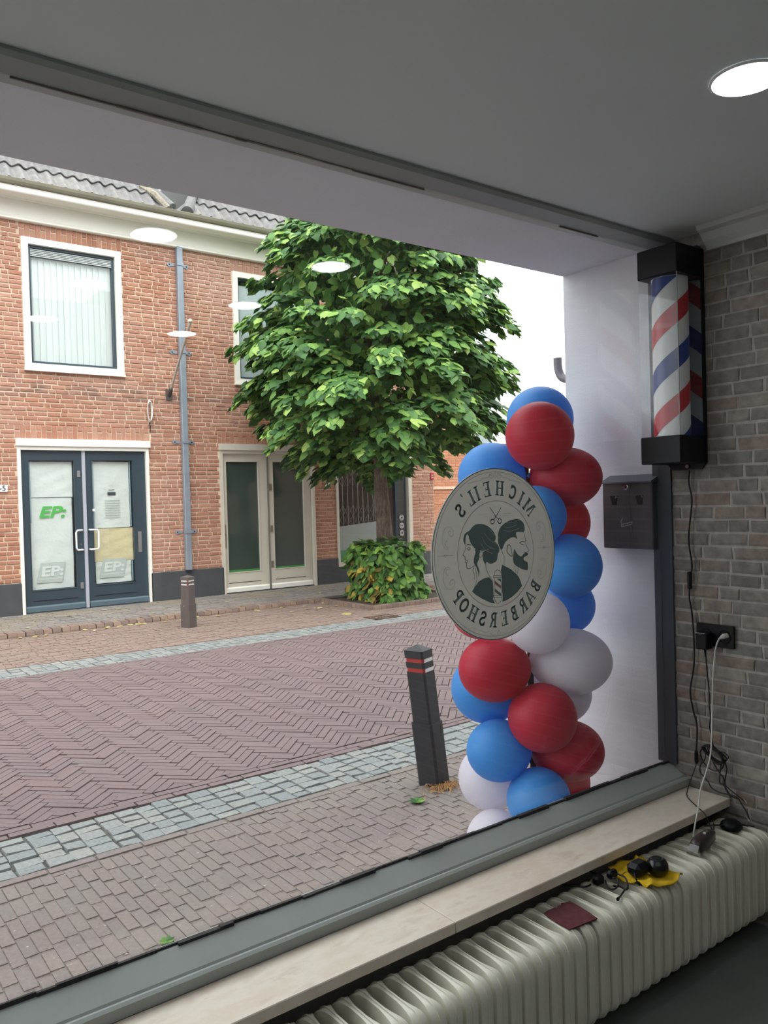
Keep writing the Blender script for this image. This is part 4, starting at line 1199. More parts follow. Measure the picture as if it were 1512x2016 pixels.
def strokes(pts2, w_, mk):
    out = MB()
    for (a, b), (c, d) in zip(pts2, pts2[1:]):
        dx, dz = c-a, d-b; L = math.hypot(dx, dz) or 1; nx, nz = -dz/L*w_/2, dx/L*w_/2
        ex, ez_ = dx/L*w_*.3, dz/L*w_*.3
        q = [(a+nx-ex, b+nz-ez_), (a-nx-ex, b-nz-ez_), (c-nx+ex, d-nz+ez_), (c+nx+ex, d+nz+ez_)]
        k = len(out.v); out.v += [mk(*p) for p in q]; out.f.append((k, k+1, k+2, k+3))
    return out
mb = MB()
for pl in ([(1.951, 1.366), (1.904, 1.378), (1.902, 1.386), (1.952, 1.376), (1.951, 1.366)], [(1.945, 1.377), (1.944, 1.3675)], [(1.951, 1.38), (1.954, 1.388), (1.949, 1.393), (1.947, 1.402)]):
    s_ = strokes(pl, .002, lambda y, z: (2.6212, y, z)); mb.add(s_.v, s_.f)
mb.build('cigarette_icon', MT['greyprint'], ab)

ps = thing('pipe_stub', (2.75, 2.27, 2.0), 'short grey pipe elbow turning up outside the white reveal', 'pipe')
MB().tube(spline([(2.77, 2.26, 2.0), (2.77, 2.32, 2.0), (2.77, 2.358, 2.014), (2.768, 2.374, 2.05), (2.766, 2.376, 2.1)], 5), .0185, 14).build('elbow', plain('grey_pvc', S(120, 116, 124), .45, var=.06), ps, smooth=True)

# ------------------------------------------------------------------ drawn shapes (sign print in 0.1 mm about its centre) and cable runs (metres)
POLY= {'hair': [(-1400, 540), (-1330, 690), (-1140, 780), (-1020, 880), (-880, 950), (-650, 960), (-420, 900), (-260, 810), (-120, 680), (-40, 540), (-80, 410), (-180, 380), (-210, 240), (-330, 180), (-540, 140), (-730, 150), (-890, 200), (-1020, 300), (-1130, 440), (-1180, 610), (-1230, 670), (-1300, 570), (-1330, 360), (-1390, 460)], 'bun': [(-180, 380), (-30, 350), (80, 220), (100, 80), (30, -10), (0, -170), (-100, -250), (-300, -290), (-460, -220), (-510, -290), (-600, -160), (-620, -20), (-590, 90), (-400, 150), (-230, 210)], 'strand': [(-930, 200), (-730, 140), (-750, 40), (-780, -110), (-860, -260), (-790, -400), (-770, -520), (-820, -650), (-820, -520), (-910, -330), (-950, -290), (-1000, -170), (-960, 0), (-910, 100)], 'dress': [(-1100, -1070), (-970, -930), (-810, -790), (-570, -710), (-360, -700), (-220, -840), (-200, -990), (-200, -1320), (-230, -1390), (-150, -1530), (-360, -1480), (-710, -1320), (-960, -1180)], 'manhair': [(60, 540), (100, 710), (200, 840), (400, 950), (600, 1020), (900, 1050), (1100, 1000), (1220, 890), (1260, 720), (1200, 620), (870, 630), (900, 420), (780, 480), (580, 460), (380, 350), (280, 210), (190, 110), (80, 290)], 'beard': [(770, 100), (890, -50), (1060, -150), (1160, -90), (1290, -40), (1380, -80), (1370, -130), (1210, -180), (1180, -260), (1280, -320), (1350, -350), (1370, -450), (1350, -600), (1170, -580), (970, -500), (770, -390), (700, -250), (720, -60)], 'jacket': [(210, -350), (300, -390), (590, -520), (860, -710), (950, -810), (1080, -1090), (870, -1260), (610, -1400), (360, -1480), (180, -1510), (200, -1360), (170, -1030), (190, -720), (150, -520)], 'redstripe': [(-120, -830), (140, -1010), (130, -1090), (-130, -920)], 'darkstripe': [(-130, -1070), (130, -1250), (130, -1300), (50, -1290), (-140, -1160)], 'topstripe': [(-50, -770), (100, -780), (140, -810), (140, -890)]}
LINE= {'face': [(-1320, 350), (-1330, 220), (-1430, 70), (-1410, 30), (-1350, 0), (-1360, -60), (-1320, -100), (-1350, -160), (-1300, -210), (-1290, -330), (-1230, -370), (-1110, -350), (-950, -290)], 'eye': [(-1270, 240), (-1190, 260), (-1120, 230), (-1170, 190), (-1250, 220)], 'brow': [(-1280, 340), (-1200, 360), (-1100, 330)], 'mouth': [(-1350, -80), (-1240, -140), (-1320, -200)], 'neck': [(-510, -290), (-470, -460), (-330, -690), (-210, -820)], 'curl': [(-1000, -350), (-1050, -450), (-980, -590), (-1000, -710)], 'curl2': [(-950, -370), (-900, -560), (-900, -750), (-1000, -940)], 'ear': [(-750, 100), (-640, 100), (-600, 40), (-710, -70), (-760, -20)], 'mface': [(1200, 620), (1280, 400), (1300, 210), (1410, 40), (1370, -20), (1200, -30)], 'mbrow': [(1010, 280), (1100, 320), (1250, 300)], 'meye': [(1050, 260), (1200, 210)], 'mear': [(430, 70), (470, 220), (550, 250), (610, 160), (660, -90), (610, -110), (480, -20), (430, 70)], 'nape': [(180, 120), (290, -80), (300, -220), (270, -360)], 'throat': [(920, -510), (880, -700)], 'throat2': [(770, -430), (800, -640)], 'dome': [(-150, -660), (-130, -560), (-60, -510), (0, -500), (80, -530), (140, -590), (150, -690)], 'cap': [(-180, -660), (180, -690), (180, -750), (-180, -720), (-180, -660)], 'sideL': [(-140, -730), (-140, -1270)], 'sideR': [(140, -760), (130, -1300)], 'cap2': [(-190, -1280), (170, -1310), (160, -1370), (-180, -1340), (-190, -1280)], 'dome2': [(-170, -1350), (-130, -1460), (-30, -1540), (90, -1500), (140, -1380)], 'blade': [(-260, 1450), (-130, 1300), (-10, 1150), (110, 1080)], 'blade2': [(220, 1440), (100, 1290), (-30, 1150), (-120, 1070)], 'ring1': [(-170, 1090), (-100, 1060), (-90, 1010), (-120, 960), (-170, 940), (-230, 960), (-240, 1010), (-220, 1060), (-170, 1090)], 'ring2': [(150, 1090), (210, 1060), (220, 1010), (190, 960), (140, 940), (90, 970), (70, 1020), (100, 1070), (150, 1090)], 'dash': [(-720, 1240), (-380, 1240)], 'dash2': [(-560, 1170), (-360, 1170)], 'dash3': [(320, 1240), (660, 1230)], 'dash4': [(330, 1170), (570, 1170)]}
ORN= {'scroll': [(-1880, 770), (-1950, 800), (-1990, 750), (-1950, 670), (-1860, 640), (-1800, 720), (-1820, 840), (-1950, 930), (-2110, 880), (-2220, 710), (-2240, 540), (-2200, 360), (-2100, 270), (-2000, 280), (-1980, 350)], 'scroll2': [(-2040, 520), (-2130, 460), (-2110, 360), (-2030, 320)], 'fleur': [(10, 2600), (-10, 2320)], 'fcurl': [(-160, 2420), (-220, 2460), (-250, 2400), (-170, 2350), (-70, 2390), (-90, 2470), (-180, 2490), (-270, 2440), (-310, 2380)], 'ftail': [(-330, 2370), (-470, 2360), (-600, 2320), (-630, 2270), (-570, 2260)], 'ftail2': [(-610, 2290), (-930, 2240), (-1140, 2200)], 'side': [(-2430, 80), (-2190, 80), (-2090, 80), (-1840, 70)], 'sidd': [(-2190, 80), (-2140, 130), (-2090, 80), (-2140, 30), (-2190, 80)], 'bline': [(-1160, -2160), (-570, -2380)], 'bdia': [(-10, -2370), (50, -2480), (0, -2570), (-70, -2470), (-10, -2370)], 'bcurl': [(-500, -2400), (-460, -2360), (-390, -2390), (-340, -2460), (-250, -2500), (-170, -2470)]}
TXT= [('S', 2130, 137.1), ("'", 2272, 128.0), ('L', 2032, 121.1), ('I', 2013, 112.5), ('E', 1971, 100.2), ('H', 1968, 84.8), ('C', 2020, 68.5), ('I', 2050, 56.5), ('M', 2087, 43.6), ('P', 2092, -145.3), ('O', 2093, -134.6), ('H', 2034, -121.7), ('S', 2015, -109.4), ('R', 2003, -96.6), ('E', 2025, -82.9), ('B', 2027, -70.4), ('R', 2064, -57.5), ('A', 2157, -45.9), ('B', 2161, -34.1)]
cordA= [(2.645, 1.668, 1.573), (2.645, 1.673, 1.529), (2.645, 1.662, 1.465), (2.645, 1.675, 1.363), (2.645, 1.678, 1.308), (2.645, 1.668, 1.234), (2.645, 1.673, 1.184), (2.645, 1.681, 1.113), (2.645, 1.672, 1.058), (2.645, 1.666, 0.957), (2.645, 1.668, 0.864), (2.645, 1.685, 0.769), (2.645, 1.674, 0.696), (2.645, 1.661, 0.643), (2.645, 1.666, 0.549)]
cordA2= [(2.64, 1.664, 0.504), (2.6, 1.658, 0.469), (2.546, 1.638, 0.45), (2.547, 1.643, 0.416), (2.488, 1.569, 0.416), (2.456, 1.521, 0.414), (2.456, 1.504, 0.385), (2.452, 1.489, 0.36), (2.424, 1.465, 0.355)]
cordB= [(2.63, 1.612, 0.926), (2.63, 1.61, 0.893), (2.63, 1.604, 0.812), (2.63, 1.6, 0.768), (2.63, 1.602, 0.731), (2.63, 1.597, 0.696), (2.63, 1.602, 0.658), (2.63, 1.595, 0.624), (2.63, 1.59, 0.588)]
loop1= [(2.63, 1.617, 0.586), (2.63, 1.636, 0.567), (2.63, 1.641, 0.551), (2.63, 1.629, 0.524), (2.63, 1.608, 0.507), (2.63, 1.582, 0.504), (2.63, 1.559, 0.517), (2.63, 1.55, 0.539), (2.63, 1.553, 0.56), (2.63, 1.565, 0.576)]
loop2= [(2.61, 1.608, 0.575), (2.61, 1.61, 0.545), (2.61, 1.628, 0.519), (2.61, 1.631, 0.494), (2.61, 1.618, 0.48), (2.61, 1.6, 0.465), (2.61, 1.587, 0.447), (2.61, 1.559, 0.439), (2.61, 1.524, 0.441), (2.61, 1.492, 0.439), (2.61, 1.475, 0.419), (2.61, 1.458, 0.396), (2.61, 1.449, 0.371)]
loop3= [(2.62, 1.589, 0.544), (2.62, 1.571, 0.516), (2.62, 1.546, 0.487), (2.62, 1.539, 0.465), (2.62, 1.517, 0.452), (2.62, 1.492, 0.44), (2.62, 1.466, 0.426)]
loop4= [(2.62, 1.555, 0.537), (2.62, 1.562, 0.473), (2.62, 1.547, 0.465), (2.62, 1.522, 0.436), (2.62, 1.5, 0.431)]
loop5= [(2.625, 1.573, 0.575), (2.625, 1.547, 0.579), (2.625, 1.53, 0.566), (2.625, 1.543, 0.549), (2.625, 1.537, 0.522), (2.625, 1.544, 0.486), (2.625, 1.545, 0.455), (2.625, 1.523, 0.425)]
cordW= [(2.655, 1.54, 0.986), (2.63, 1.55, 0.984), (2.62, 1.558, 0.968), (2.62, 1.569, 0.928), (2.62, 1.578, 0.845), (2.615, 1.582, 0.72), (2.6, 1.577, 0.634), (2.58, 1.57, 0.577), (2.55, 1.57, 0.521), (2.5, 1.562, 0.473), (2.45, 1.54, 0.431), (2.41, 1.527, 0.393), (2.375, 1.515, 0.359)]
cabC= [(1.927, 1.552, 0.36), (1.926, 1.596, 0.356), (1.881, 1.613, 0.352), (1.829, 1.604, 0.352), (1.812, 1.583, 0.352), (1.831, 1.559, 0.352), (1.848, 1.533, 0.353), (1.869, 1.527, 0.355)]
cabC2= [(1.913, 1.51, 0.36), (1.894, 1.488, 0.355), (1.896, 1.471, 0.353), (1.914, 1.466, 0.36), (1.929, 1.478, 0.37), (1.924, 1.491, 0.37)]
cabC3= [(1.954, 1.495, 0.372), (1.955, 1.473, 0.37), (1.946, 1.456, 0.36), (1.926, 1.445, 0.353), (1.926, 1.467, 0.353), (1.913, 1.484, 0.354)]
cabC4= [(1.921, 1.448, 0.352), (1.88, 1.433, 0.352), (1.867, 1.429, 0.352)]

# ================================================================== ROUND SIGN ON THE GLASS
SX, SY, SZ = 1.783, 1.7925, 1.32
sg = thing('round_sign', (SX, SY, SZ), 'round grey-white mirror-written shop sign with two portraits on the window glass', 'sign')
MB().lathe([(.2665, 0), (.2665, -.0035)], (SX, SY+.0035, SZ), 96, 'y').build('disc', MT['signdisc'], sg)
FY = SY-.0006
mkp = lambda u, v_: (SX+u, FY, SZ+v_)
def flat(polys, name, mat, y=0.0, parent=sg):
    mb = MB()
    for p in polys: mb.prism([(SX+a, SZ+b) for a, b in p], 'y', FY+y, FY+.0004+y)
    return mb.build(name, mat, parent)
def circ(R, w_, n=96):
    out = []
    for i in range(n):
        a, b = 2*PI*i/n, 2*PI*(i+1)/n
        out.append([(R*math.cos(a), R*math.sin(a)), ((R+w_)*math.cos(a), (R+w_)*math.sin(a)), ((R+w_)*math.cos(b), (R+w_)*math.sin(b)), (R*math.cos(b), R*math.sin(b))])
    return out
flat(circ(.2635, .003), 'rim_line', MT['signink'], -.0002)
flat(circ(.2545, .0012), 'border_ring', MT['signline'])
flat(circ(.164, .0016), 'inner_ring', MT['signline'])
def smooth_poly(p, k=3, closed=True):
    if not closed:
        return [(v.x, v.y) for v in spline([(a, b, 0) for a, b in p], k)]
    q = [Vector((a, b, 0)) for a, b in p]; n_ = len(q); out = []
    for i in range(n_):
        p0, p1, p2, p3 = q[i-1], q[i], q[(i+1) % n_], q[(i+2) % n_]
        for j in range(k):
            t = j/k; v_ = .5*((2*p1)+(p2-p0)*t+(2*p0-5*p1+4*p2-p3)*t*t+(3*p1-p0-3*p2+p3)*t**3); out.append((v_.x, v_.y))
    return out
from mathutils.geometry import tessellate_polygon
def ngon(p, name, mat, y=0.0):
    pts = [Vector((a, b, 0)) for a, b in p]
    tris = tessellate_polygon([pts])
    k = len(pts)
    vs = [(SX+a, FY+y, SZ+b) for a, b in p]+[(SX+a, FY+y+.0003, SZ+b) for a, b in p]
    fs = [tuple(t) for t in tris]+[tuple(i+k for i in t)[::-1] for t in tris]+[(i, (i+1) % k, k+(i+1) % k, k+i) for i in range(k)]
    MB().add(vs, fs).build(name, mat, sg)
sc_ = lambda l: [(a/10000, b/10000) for a, b in l]
NM = dict(hair='woman_hair', bun='hair_bun', strand='hair_strand', dress='woman_dress', manhair='man_hair', beard='man_beard', jacket='man_jacket', redstripe='emblem_red_stripe', darkstripe='emblem_dark_stripe', topstripe='emblem_top_stripe')
for k, v_ in POLY.items():
    p = sc_(v_)
    ngon(smooth_poly(p) if k in ('hair', 'bun', 'strand', 'beard', 'manhair') else p, NM[k], MT['signred'] if k == 'redstripe' else MT['signink'])
def line_part(name, pl, w_, mat, curve=True, mirror=()):
    mb = MB(); sets = [pl]
    if 'x' in mirror: sets.append([(-a, b) for a, b in pl])
    if 'z' in mirror: sets += [[(a, -b) for a, b in s] for s in list(sets)]
    for s in sets:
        s_ = strokes(smooth_poly(s, 5, False) if curve else s, w_, lambda a, b: (SX+a, FY-.0002, SZ+b)); mb.add(s_.v, s_.f)
    mb.build(name, mat, sg)
W_ = dict(face='woman_profile', eye='woman_eye', brow='woman_brow', mouth='woman_mouth', neck='woman_neck', curl='loose_curl', curl2='loose_curl', ear='woman_ear', mface='man_profile', mbrow='man_brow', meye='man_eye', mear='man_ear', nape='man_nape', throat='man_throat', throat2='man_throat', dome='emblem_dome', cap='emblem_cap', sideL='emblem_side', sideR='emblem_side', cap2='emblem_cap', dome2='emblem_dome', blade='scissor_blade', blade2='scissor_blade', ring1='scissor_ring', ring2='scissor_ring', dash='dash_line', dash2='dash_line', dash3='dash_line', dash4='dash_line')
for k, v_ in LINE.items():
    thin = k.startswith('dash')
    line_part(W_[k], sc_(v_), .001 if thin else (.0026 if k in ('blade', 'blade2', 'ring1', 'ring2', 'mbrow', 'brow', 'mear') else .0018), MT['signline'] if thin else MT['signink'], k not in ('cap', 'cap2') and len(v_) > 2)
# pale highlights combed through the hair
for pl in ([(-.062, .055), (-.045, .03), (-.01, .015)], [(-.055, .068), (-.03, .045), (.0, .03)], [(-.07, .038), (-.05, .015), (-.02, .002)], [(-.03, .078), (-.01, .06), (.012, .05)], [(.035, .082), (.06, .08), (.09, .087)], [(.03, .072), (.06, .068), (.1, .075)], [(.045, .097), (.07, .095), (.1, .1)]):
    line_part('hair_highlight', pl, .0016, MT['signdisc'])
ON = dict(scroll='scroll', scroll2='scroll_curl', fleur='fleur_stem', fcurl='fleur_curl', ftail='fleur_tail', ftail2='fleur_line', side='side_line', sidd='side_diamond', bline='foot_line', bdia='foot_diamond', bcurl='foot_curl')
for k, v_ in ORN.items():
    mir = ('x', 'z') if k.startswith('scroll') else ('x',) if k not in ('fleur', 'bdia') else ()
    line_part(ON[k], sc_(v_), .0013, MT['signline'], k not in ('sidd', 'bdia'), mir)
# slab-serif lettering, mirrored because it faces the street
def rc(a, b, c, d): return [(a, b), (c, b), (c, d), (a, d)]
def band(pts, wd):
    out = []
    for (a, b), (c, d) in zip(pts, pts[1:]):
        dx, dy = c-a, d-b; L = math.hypot(dx, dy) or 1; nx, ny = -dy/L*wd/2, dx/L*wd/2; ex, ey_ = dx/L*wd*.12, dy/L*wd*.12
        out.append([(a+nx-ex, b+ny-ey_), (a-nx-ex, b-ny-ey_), (c-nx+ex, d-ny+ey_), (c+nx+ex, d+ny+ey_)])
    return out
def arc(cx, cy, rx, ry, a0, a1, n_=14): return [(cx+rx*math.cos(math.radians(a0+(a1-a0)*i/n_)), cy+ry*math.sin(math.radians(a0+(a1-a0)*i/n_))) for i in range(n_+1)]
def stem(x, w_=.19, s=.09): return [rc(x, 0, x+w_, 1), rc(x-s, 0, x+w_+s, .08), rc(x-s, .92, x+w_+s, 1)]
G = {
 'I': (.4, stem(.1)), 'H': (.84, stem(.1)+stem(.55)+[rc(.2, .46, .62, .55)]),
 'L': (.62, stem(.1)+[rc(.1, 0, .6, .08), rc(.53, 0, .6, .27)]),
 'E': (.66, stem(.1)+[rc(.1, .92, .6, 1), rc(.1, 0, .64, .08), rc(.25, .46, .48, .54), rc(.53, .76, .6, 1), rc(.57, 0, .64, .25), rc(.43, .38, .48, .62)]),
 'M': (1.06, [rc(.1, 0, .19, 1), rc(.01, 0, .28, .08), rc(.01, .92, .2, 1)]+stem(.78, .18)+[[(.1, 1), (.32, 1), (.58, .22), (.5, .02)], [(.5, .02), (.58, .22), (.8, 1), (.86, .85)]]),
 'C': (.7, band(arc(.36, .5, .26, .42, 45, 315, 18), .17)+[rc(.52, .66, .6, .98), rc(.52, .02, .6, .3)]),
 'O': (.76, band(arc(.38, .5, .28, .42, 0, 360, 24), .17)),
 'S': (.62, band(arc(.3, .72, .2, .2, 20, 250, 12)+arc(.3, .28, .22, .22, 70, -160, 12), .16)+[rc(.44, .68, .51, .95), rc(.06, .05, .13, .33)]),
 "'": (.2, [[(.05, 1), (.17, 1), (.14, .8), (.05, .68)]]),
 'P': (.66, stem(.1)+band(arc(.3, .725, .24, .225, 95, -95, 12), .14)),
 'R': (.74, stem(.1)+band(arc(.3, .725, .22, .225, 95, -95, 12), .14)+[[(.34, .5), (.5, .5), (.72, 0), (.54, 0)]]),
 'B': (.7, stem(.1)+band(arc(.3, .74, .2, .21, 95, -95, 12), .13)+band(arc(.3, .28, .25, .24, 95, -95, 12), .14)),
 'A': (.86, [[(.08, 0), (.18, 0), (.44, .88), (.38, 1)], [(.38, 1), (.5, 1), (.82, 0), (.6, 0)], rc(.22, .27, .62, .35), rc(0, 0, .28, .07), rc(.52, 0, .9, .07)]),
}
HT = .046
for ch, r_, deg in TXT:
    wd, polys = G[ch]; th = math.radians(deg); r_ = .2045 if ch != "'" else .216
    rad_ = (math.cos(th), math.sin(th))
    if deg > 0: U = (-math.sin(th), math.cos(th)); V_ = rad_
    else: U = (math.sin(th), -math.cos(th)); V_ = (-rad_[0], -rad_[1])
    out = []
    for p in polys:
        out.append([(rad_[0]*r_+U[0]*(a-wd/2)*HT+V_[0]*(b-.5)*HT, rad_[1]*r_+U[1]*(a-wd/2)*HT+V_[1]*(b-.5)*HT) for a, b in p])
    mb = MB()
    for p in out: mb.add([(SX+a, FY, SZ+b) for a, b in p], [tuple(range(len(p)))])
    mb.build('letter', MT['signink'], sg)

# ================================================================== STRIPED POLE LAMP ON THE BRICK WALL
bp = thing('barber_pole_lamp', (2.574, 1.682, 1.576), 'red white and blue striped barber pole lamp in a clear case on the brick wall', 'wall lamp')
bx0, bx1, by0, by1 = 2.488, 2.642, 1.602, 1.762
MB().bbox(bx0, bx1, by0, by1, 2.255, 2.356, .003).build('top_cap', MT['black'], bp)
MB().bbox(bx0, bx1, by0, by1, 1.597, 1.694, .003).build('bottom_cap', MT['black'], bp)
MB().prism([(1.6, 1.6), (1.62, 1.576), (1.735, 1.576), (1.76, 1.6), (1.76, 2.352), (1.735, 2.372), (1.62, 2.372), (1.6, 2.352)], 'x', 2.6425, 2.6515).build('back_plate', MT['black'], bp)
MB().box(2.6385, 2.642, by0+.006, by1-.006, 1.694, 2.255).build('mirror_panel', MT['mirror'], bp)
g_ = .0025
for nm, b_ in (('front_pane', (bx0+.002, bx0+.002+g_, by0+.004, by1-.004)), ('side_pane', (bx0+.005, bx1-.004, by0+.002, by0+.002+g_)), ('side_pane', (bx0+.005, bx1-.004, by1-.002-g_, by1-.002))):
    MB().box(b_[0], b_[1], b_[2], b_[3], 1.694, 2.255).build(nm, MT['acrylic'], bp)
MB().box(bx0+.001, bx0+.0035, by0+.001, by0+.0035, 1.694, 2.255).build('corner_seam', plain('seam_grey', S(120, 122, 124), .3, var=.05), bp)
ccx, ccy, cr = 2.568, 1.684, .0625
cy_ = MB().lathe([(cr, 0), (cr, .561)], (ccx, ccy, 1.694), 48).build('barrel', MT['polewhite'], bp); smooth_angle(cy_)
pitch_ = .32
def helix(z_off, h, mat, name):
    n_ = 72*2; vs, fs = [], []
    z0, z1 = 1.696, 2.253
    turns = 3
    N = 60*turns
    for i in range(N+1):
        t = 2*PI*turns*i/N-2*PI
        zc = z_off+pitch_*t/(2*PI)
        for dz in (0, h/4, h/2, 3*h/4, h):
            zz = min(max(zc+dz, z0), z1)
            vs.append((ccx+(cr+.0008)*math.cos(t), ccy+(cr+.0008)*math.sin(t), zz))
    for i in range(N):
        for j in range(4):
            a = [i*5+j, i*5+j+1, (i+1)*5+j+1, (i+1)*5+j]
            zs_ = [vs[q][2] for q in a]
            if max(zs_)-min(zs_) > 1e-5: fs.append(tuple(a))
    o = MB().add(vs, fs).build(name, mat, bp, smooth=True)
helix(1.56, .075, MT['polered'], 'red_stripe')
helix(1.56+.16, .075, MT['poleblue'], 'blue_stripe')
MB().lathe([(.006, 0), (.006, -.008)], (2.641, 1.6725, 1.588), 12, 'x').build('switch', plain('pink_switch', S(170, 120, 128), .4, var=.03), bp)

# ================================================================== CABLES AND SOCKET
def cable(name, pts, r_, mat, label, k=6, smooth=True, parent=None, n_=7):
    if parent is None: return MB().tube(spline(pts, k), r_, n_).build(name, mat, None, tuple(pts[0]), smooth=True, label=label, cat='cable')
    return MB().tube(spline(pts, k), r_, n_).build(name, mat, parent, smooth=True)
pc = thing('lamp_flex', (2.645, 1.668, 1.573), 'black cord with inline switch hanging from the striped pole lamp', 'cable')
cable('cord', cordA, .0032, MT['cable'], None, parent=pc)
MB().bbox(2.633, 2.649, 1.668, 1.683, 1.142, 1.206, .004).build('inline_switch', MT['black'], pc)
MB().lathe([(.004, 0), (.007, -.01), (.007, -.04), (.004, -.05)], (2.645, 1.666, .555), 10).build('connector', MT['black'], pc)
cable('thin_lead', cordA2, .0019, MT['cable'], None, parent=pc)
so_ = thing('wall_socket', (2.655, 1.586, .945), 'black double wall socket plate on the brick wall', 'socket')
MB().bbox(2.649, 2.6585, 1.514, 1.658, .942, 1.022, .002).build('plate', MT['black'], so_)
for y_ in (1.622, 1.55): MB().lathe([(.024, 0), (.024, -.003), (.02, -.003), (.02, -.0005)], (2.6485, y_, .982), 24, 'x', False).build('outlet', MT['void'], so_)
ad = thing('power_adapter', (2.625, 1.617, .93), 'black plug-in power adapter in the wall socket with a trailing black cable bundle', 'adapter')
MB().bbox(2.607, 2.648, 1.593, 1.638, .934, .994, .004).build('body', MT['black'], ad)
MB().box(2.6068, 2.6075, 1.6, 1.637, .9915, .993).build('seam', MT['greyprint'], ad)
MB().tube([(2.628, 1.612, .935), (2.63, 1.612, .905)], [.0048, .003], 8).build('strain_relief', MT['black'], ad)
cable('cord', [(2.63, 1.612, .92)]+cordB[1:], .0026, MT['cable'], None, parent=ad)
for lp in (loop1, loop2, loop3, loop4, loop5): cable('loop', lp, .0023, MT['cable'], None, parent=ad)
# knotted middle of the bundle
rnd = random.Random(81)
for k in range(7):
    a = rnd.uniform(-.5, .5); c_ = Vector((2.622+rnd.uniform(-.012, .012), 1.583, .565))
    pts = [c_+Vector((.006*math.sin(t*2+k), (.034+.006*rnd.random())*math.cos(t)*(-1), .02*math.sin(t)-.55*(.034*math.cos(t))*-1*-.9)) for t in [2*PI*i/14 for i in range(15)]]
    cable('coil_turn', pts, .0026, MT['cable'], None, 3, parent=ad)
for e in ((2.62, 1.462, .424), (2.61, 1.449, .371)): MB().tube([Vector(e)+Vector((0, .01, .012)), e], .0035, 8).build('barrel_plug', MT['chrome'], ad)
wc = thing('white_charging_cable', (2.655, 1.54, .986), 'white charging cable from the wall socket down to the hair clipper', 'cable')
cable('cord', cordW, .0028, MT['whitecable'], None, parent=wc)
MB().tube([(2.6535, 1.5385, .988), (2.635, 1.546, .986), (2.625, 1.552, .98)], [.009, .009, .004], 10).build('plug', MT['whitecable'], wc, smooth=False)

# ================================================================== RADIATOR AND WHAT LIES ON IT
ra = thing('column_radiator', (1.4, 1.48, 0), 'long low cream column radiator under the marble window sill', 'radiator')
def rr(y0, y1, z0, z1, r_, inset=0, n_=6):
    y0 += inset; y1 -= inset; z0 += inset; z1 -= inset; r_ = max(r_-inset, .004); out = []
    for cy, cz_, a0 in ((y1-r_, z1-r_, 0), (y0+r_, z1-r_, 90), (y0+r_, z0+r_, 180), (y1-r_, z0+r_, 270)):
        for i in range(n_+1):
            a = math.radians(a0+90*i/n_); out.append((cy+r_*math.cos(a), cz_+r_*math.sin(a)))
    return out
mb = MB(); lays = [(-.0197, .0045), (-.0188, .0012), (-.012, .0), (-.0016, .0), (-.0016, -.0035), (.0016, -.0035), (.0016, .0), (.012, .0), (.0188, .0012), (.0197, .0045)]
def dense(p, m_=5):
    out = []
    for (a, b), (c, d) in zip(p, p[1:]+p[:1]):
        k_ = m_ if math.hypot(c-a, d-b) > .05 else 1
        out += [(a+(c-a)*i/k_, b+(d-b)*i/k_) for i in range(k_)]
    return out
def girth(y):   # full width on the front and back columns, thin web between
    t = (y-(1.378-1.48))/.207
    return 1.0 if t < .1 else .38+.62*max(0, 1-(t-.1)/.3) if t < .75 else .4+.6*min(1, (t-.75)/.15)
n_ = len(dense(rr(0, .207, .075, .346, .042)))
for x_, ins in lays: mb.v += [(x_*girth(y) if abs(x_) > .002 else x_, y, z) for y, z in dense(rr(1.378-1.48, 1.585-1.48, .075, .346, .042, ins))]
for k in range(len(lays)-1): mb.f += [(k*n_+i, k*n_+(i+1) % n_, (k+1)*n_+(i+1) % n_, (k+1)*n_+i) for i in range(n_)]
mb.f += [tuple(range(n_)), tuple(range((len(lays)-1)*n_, len(lays)*n_))[::-1]]
me = mb.mesh('section', MT['radiator'], smooth=True); me.set_sharp_from_angle(angle=math.radians(50))
x_ = 2.613
while x_ > -1.7:
    piece('section', me, ra, (x_, 1.48, 0)); x_ -= .0485
for z_ in (.285, .115): MB().tube([(-1.72, 1.47, z_), (2.63, 1.47, z_)], .018, 14).build('header_pipe', MT['radiator'], ra, smooth=True)
for x_ in (-1.5, -.3, .9, 2.1): MB().box(x_-.012, x_+.012, 1.5, 1.56, 0, .09).build('foot', MT['radiator'], ra)

